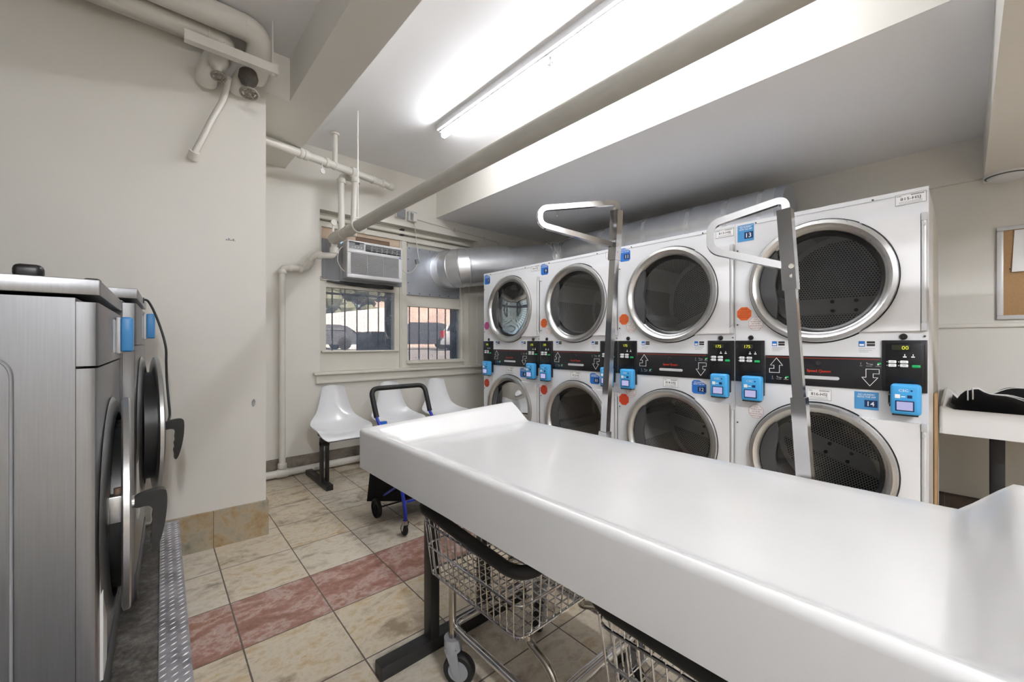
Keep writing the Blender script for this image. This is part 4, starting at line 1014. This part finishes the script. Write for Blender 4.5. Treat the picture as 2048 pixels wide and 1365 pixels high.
# ------------------------------------------------------------------ cork board
t = thing('bulletin_board', 'cork board in a white metal frame on the right wall', 'board', (XR, -.145, 1.351))
b = B(); b.box(-.012, 0, -1.2, 0, 0, .63); obj('cork_panel', b, 'cork', t)
b = B()
for y0, y1, z0, z1 in ((-1.2, 0, 0, .028), (-1.2, 0, .602, .63), (-.03, 0, .0285, .6015), (-1.2, -1.17, .0285, .6015)): b.box(-.022, 0, y0, y1, z0, z1, 0, .004)
obj('frame', b, 'alum', t)
b = B(); b.cyl((-.012, -.058, .34), (-.02, -.058, .34), .004, 0, 8); o = obj('pin', b, 'ink', t)
t = thing('flyer', 'white paper flyer with teal corner pinned to the cork board', 'flyer', (XR - .0135, -.222, 1.668))
b = B()
def fl(i, j):
    y = -.26 * i + .012 * (1 - j) ; z = .28 * j
    return V((-.004 - .012 * (1 - j) ** 2 * (1 - i), y, z))
b.grid(fl, 8, 10); obj('sheet', b, 'paper', t)
M['teal'] = plain('teal_print', '#5aa3ae', .5); M['tan'] = plain('tan_print', '#d8cbae', .5)
b = B()
b.poly([(-.010, -.045, .272), (-.010, -.22, .272), (-.010, -.22, .235), (-.010, -.045, .235)], 0)
b.poly([(-.0100, -.045, .235), (-.0100, -.22, .235), (-.0140, -.22, .07), (-.0140, -.045, .07)], 1)
b.prism([(-.085 + .045 * math.cos(2 * PI * i / 12), .135 + .035 * math.sin(2 * PI * i / 12) ** 3 * 1.0) if False else (-.085 + .045 * math.cos(2 * PI * i / 12), .135 + .035 * math.sin(2 * PI * i / 12)) for i in range(12)], (-.0142, 0, 0), YA, ZA, XA, .0005, 2)
b.prism([(-.085 + .022 * math.cos(2 * PI * i / 12), .13 + .018 * math.sin(2 * PI * i / 12)) for i in range(12)], (-.0150, 0, 0), YA, ZA, XA, .0005, 3)
for k in range(4): b.box(-.0125, -.012, -.20, -.06, .215 - .012 * k, .218 - .012 * k, 4)
for k in range(7): b.box(-.0165, -.016, -.05 - .018 * k, -.049 - .018 * k, .008, .065, 4)
obj('print', b, ['teal', 'tan', 'ink', 'lgrey', 'grey'], t)
b = B(); b.box(XR - .02, XR, -3.7, YW - .05, 1.298, 1.330, 0, .008, 3); struct('trim_3', b, 'wall')

# ------------------------------------------------------------------ pipes
def pipe(name, label, pts, r, mat, fr=.06, rings=(), seg=18, n=8):
    t = thing(name, label, 'pipe', tuple(pts[0])); o_ = V(pts[0])
    b = B(); b.tube([V(p) - o_ for p in (fillet(pts, fr, n) if fr else pts)], r, 0, seg); obj('pipe_run', b, mat, t)
    for a, c, rr in rings:
        q = B(); q.tube([V(a) - o_, V(a) - o_ + (V(c) - V(a)) * .12, V(a) - o_ + (V(c) - V(a)) * .88, V(c) - o_], [rr * .93, rr, rr, rr * .93], 0, seg); obj('pipe_fitting', q, mat, t)
    return t
def run(t, name, pts, r, mat, fr=.05, rings=(), n=7):
    """a further length of pipe belonging to the pipe t, with its fittings"""
    o_ = t.location; b = B(); b.tube([V(p) - o_ for p in (fillet(pts, fr, n) if fr else pts)], r, 0, 18); p_ = obj(name, b, mat, t)
    for a, c, rr in rings:
        q = B(); a, c = V(a) - o_, V(c) - o_; q.tube([a, a + (c - a) * .12, a + (c - a) * .88, c], [rr * .93, rr, rr, rr * .93], 0, 18); obj('pipe_fitting', q, mat, p_)
    return p_
big = pipe('overhead_pipe', 'thick white pipe crossing diagonally under the ceiling, with its risers and drop', [(1.27, -3.7, 2.113), (1.27, 3.80, 2.127)], .043, 'pipe_dusty', 0,
     [((1.27, 3.40, 2.126), (1.27, 3.46, 2.126), .048), ((1.27, 3.56, 2.127), (1.27, 3.82, 2.127), .051)])
b = B(); b.cyl((0, 0, 2.172 - 2.113), (0, 0, ZC - 2.113), .006, 0, 8); r_ = obj('hanger_rod', b, 'pipe', big, loc=(-.012, 6.92, 0))
b = B(); b.tube([(.058 * math.cos(a / 20 * 2 * PI), 0, .0135 + .058 * math.sin(a / 20 * 2 * PI)) for a in range(20)], .006, 0, 8, True); obj('hanger_ring', b, 'pipe', big, loc=(0, 6.92, 0))
run(big, 'drain_pipe', [(1.275, 3.81, 2.10), (1.275, 3.81, 1.975), (1.12, 3.86, 1.97), (1.085, 3.98, 1.857), (.905, 4.03, 1.857), (.905, 4.03, .085)], .0265, 'pipe', .04,
     [((1.275, 3.81, 2.05), (1.275, 3.81, 1.995), .037), ((.905, 4.03, 1.80), (.905, 4.03, 1.835), .036), ((.955, 4.02, 1.857), (.985, 4.01, 1.857), .034), ((1.18, 3.84, 1.972), (1.14, 3.853, 1.971), .036), ((1.11, 3.90, 1.93), (1.09, 3.96, 1.875), .037), ((.905, 4.03, .13), (.905, 4.03, .085), .037), ((1.035, 4.0, 1.857), (1.065, 3.99, 1.857), .035)])
u0, u1 = V((.60, 3.47, 2.70)), V((1.88, 3.90, 2.775))
lerp = lambda s: u0 + (u1 - u0) * s
run(big, 'supply_pipe', [u0, u1], .032, 'pipe', 0,
     [(lerp(a), lerp(c), rr) for a, c, rr in ((.25, .275, .042), (.28, .31, .040), (.425, .45, .042), (.49, .505, .037), (.62, .67, .045), (.80, .815, .037), (.885, .91, .039), (.95, 1.0, .039))])
e = lerp(.5); run(big, 'branch_pipe', [e, e + V((0, 0, .285))], .022, 'pipe', 0, [(e + V((0, 0, .268)), e + V((0, 0, .287)), .036)])
b = B(); e = lerp(.40) - big.location; b.cyl(e + V((0, -.02, -.03)), e + V((0, -.03, -.075)), .005, 0, 8); b.lathe_s([(.0005, -.004), (.021, -.004), (.021, .004), (.0005, .004)], e + V((.0, -.04, -.10)), (.3, -1, 0), 0, 18); o = obj('valve_tag', b, 'tag', big); o['label'] = 'small round painted tag'
run(big, 'riser_pipe', [(1.47, 3.85, 2.74), (1.345, 3.83, 2.725), (1.338, 3.80, 2.17)], .029, 'pipe', .05, [((1.345, 3.828, 2.69), (1.344, 3.825, 2.65), .040), ((1.40, 3.838, 2.731), (1.43, 3.843, 2.735), .038)])
run(big, 'riser_pipe', [lerp(.655) + V((-.03, -.01, 0)), lerp(.66) + V((0, 0, -.02)), (1.42, 3.74, 2.165)], .029, 'pipe', .04, [(lerp(.66) + V((0, 0, -.045)), lerp(.66) + V((0, -.003, -.09)), .041)])
b = B(); q = big.location; b.cyl(V((1.235, 3.72, 2.165)) - q, V((1.235, 3.72, 2.225)) - q, .010, 0, 10); b.lathe_s([(.0005, -.006), (.026, -.006), (.026, .006), (.0005, .006)], V((1.235, 3.70, 2.245)) - q, (.2, -1, 0), 0, 20); o = obj('air_vent_valve', b, 'pipe', big); o['label'] = 'small white disc valve'
pipe('floor_pipe', 'white pipe lying along the skirting below the window', [(.585, 4.025, .042), (2.6, 4.025, .042)], .032, 'pipe', 0, [((.86, 4.025, .042), (.95, 4.025, .042), .040)])
def valve(t, x, y, z, m1, m2, r):
    o_ = t.location; v = V((x, y, z)) - o_
    b = B(); b.lathe_s([(.0005, .06), (.045, .055), (.05, .02), (.04, -.01), (.018, -.03), (.010, -.055), (.008, -.075)], v, (.0, .25, 1), 0, 18); p_ = obj('gate_valve', b, m1, t)
    b = B(); c = v + V((.0, -.018, -.078)); ax = V((0, .25, 1)).normalized(); a = ax.orthogonal().normalized(); e = ax.cross(a)
    b.tube([c + a * r * math.cos(2 * PI * i / 24) + e * r * math.sin(2 * PI * i / 24) for i in range(24)], .007, 0, 8, True)
    for i in range(5): q = a * math.cos(2 * PI * i / 5) + e * math.sin(2 * PI * i / 5); b.tube([c, c + q * r], .006, 0, 6)
    b.tube([c + a * r * .5 * math.cos(2 * PI * i / 16) + e * r * .5 * math.sin(2 * PI * i / 16) for i in range(16)], .005, 0, 6, True); b.sphere(c, .013, 0, 8, 6)
    obj('handwheel', b, m2, p_); return p_
pa = pipe('insulated_pipe', 'upper thick lagged white pipe at the top left, with elbow and dark grimy valve', [(-1.7, 2.693, 2.957), (.505, 2.693, 2.957), (.495, 2.84, 2.81), (.49, 2.87, 2.80)], .066, 'pipe', .10, [((.415, 2.693, 2.957), (.42, 2.693, 2.957), .0675)])
run(pa, 'wall_elbow', [(.455, 2.86, 2.81), (.415, 2.86, 2.72), (.415, 2.908, 2.70)], .046, 'pipe', .05)
o = valve(pa, .447, 2.76, 2.70, 'valved', 'valve', .042); o['label'] = 'dark grimy valve with a flaking handwheel'
pb = pipe('insulated_pipe', 'lower thick lagged white pipe at the top left, with white handwheel valve', [(-1.7, 2.815, 2.905), (.36, 2.815, 2.905), (.30, 2.845, 2.83), (.265, 2.855, 2.715), (.265, 2.912, 2.69)], .05, 'pipe', .06, [((.26, 2.815, 2.905), (.27, 2.815, 2.905), .0595)])
o = valve(pb, .305, 2.76, 2.735, 'pipe', 'valve', .032); o['label'] = 'white painted valve with a handwheel'
t = thing('hanger_channel', 'white steel channel on a rod under the lagged pipes, top left', 'bracket', (.15, 2.66, 2.725))
b = B()
b.box(0, .42, -.04, -.034, 0, .05); b.box(0, .42, -.0339, .0, .046, .050); b.box(0, .42, -.0339, .0, 0, .005); obj('channel', b, 'pipe', t)
b = B(); b.cyl((.395, -.02, .0), (.395, -.02, ZC - 2.726), .005, 0, 8); b.cyl((.395, -.02, -.012), (.395, -.02, .0), .011, 0, 6); obj('hanger_rod', b, 'pipe', t)
b = B(); b.tube(crom([(.358, 2.80, 2.70), (.352, 2.87, 2.655), (.338, 2.893, 2.60), (.293, 2.90, 2.49), (.247, 2.90, 2.362), (.212, 2.91, 2.27), (.205, 2.935, 2.245)]), .0155, 0, 12); b.tube([(.213, 2.905, 2.273), (.203, 2.935, 2.24)], .026, 0, 12); tag(obj('bent_pipe', b, 'pipe'), 'thin white pipe bending down into the left wall', 'pipe')

# ------------------------------------------------------------------ lamps
M['tube'] = emit('fluorescent_tube', '#f7f8fb', 27)
M['tube_fill'] = emit('added_fill_tube', '#f7f8fb', 205)  # much brighter emission for the added fill strip
def lamp(x, y1, y0, label, mat='tube'):
    t = thing('ceiling_light', label, 'ceiling light', (x, (y0 + y1) / 2, ZC)); h = (y1 - y0) / 2
    b = B(); b.box(-.055, .055, -h, h, -.045, 0, 0, .004); b.box(-.03, .03, -h, h, -.056, -.045, 0, .003); obj('fixture_body', b, 'white', t)
    for s0, s1 in ((-h + .02, -.02), (.02, h - .02)):
        b = B(); b.tube([(.0, s0 + .012, -.083), (0, s1 - .012, -.083)], .022, 0, 16); obj('tube', b, mat, t)
        b = B()
        for yy in (s0, s1): b.box(-.013, .013, yy - .011, yy + .011, -.100, -.05, 0, .003); b.cyl((0, yy + (.01 if yy == s0 else -.01), -.083), (0, yy + (.03 if yy == s0 else -.03), -.083), .0182, 1, 14)
        obj('lampholder', b, ['white', 'alum'], t)
lamp(1.885, 2.985, .47, 'long fluorescent strip with two tubes, over the folding table')
lamp(-.2, -1.5, -3.7, 'added fill strip with two tubes, out of view behind the camera', 'tube_fill')  # unseen strip added behind the camera to brighten the room

# daylight
w = bpy.data.worlds.new('World'); bpy.context.scene.world = w; w.use_nodes = True
nt = w.node_tree; bg = nt.nodes['Background']
sky = nt.nodes.new('ShaderNodeTexSky'); sky.sky_type = 'NISHITA'; sky.sun_elevation = R_(48); sky.sun_rotation = R_(165); sky.sun_intensity = .8; sky.air_density = 1.2
nt.links.new(sky.outputs[0], bg.inputs[0]); bg.inputs[1].default_value = .065

# ------------------------------------------------------------------ camera
cam = bpy.data.cameras.new('camera'); co = bpy.data.objects.new('camera', cam); C.objects.link(co)
co.location = (0, 0, 1.2); co.rotation_euler = (PI / 2, 0, -R_(42.03))
cam.sensor_width = 36; cam.lens = 816.6 / 2048 * 36; cam.shift_y = 1.5 / 2048; cam.clip_start = .02
sc = bpy.context.scene; sc.camera = co
vs = sc.view_settings; vs.view_transform = 'Standard'; vs.look = 'None'; vs.gamma = 1; vs.use_curve_mapping = False; vs.exposure = 1.46
sc.cycles.use_denoising = True; sc.cycles.max_bounces = 10; sc.cycles.diffuse_bounces = 6; sc.cycles.glossy_bounces = 5; sc.cycles.transparent_max_bounces = 12
sc.cycles.caustics_reflective = False; sc.cycles.sample_clamp_indirect = 6
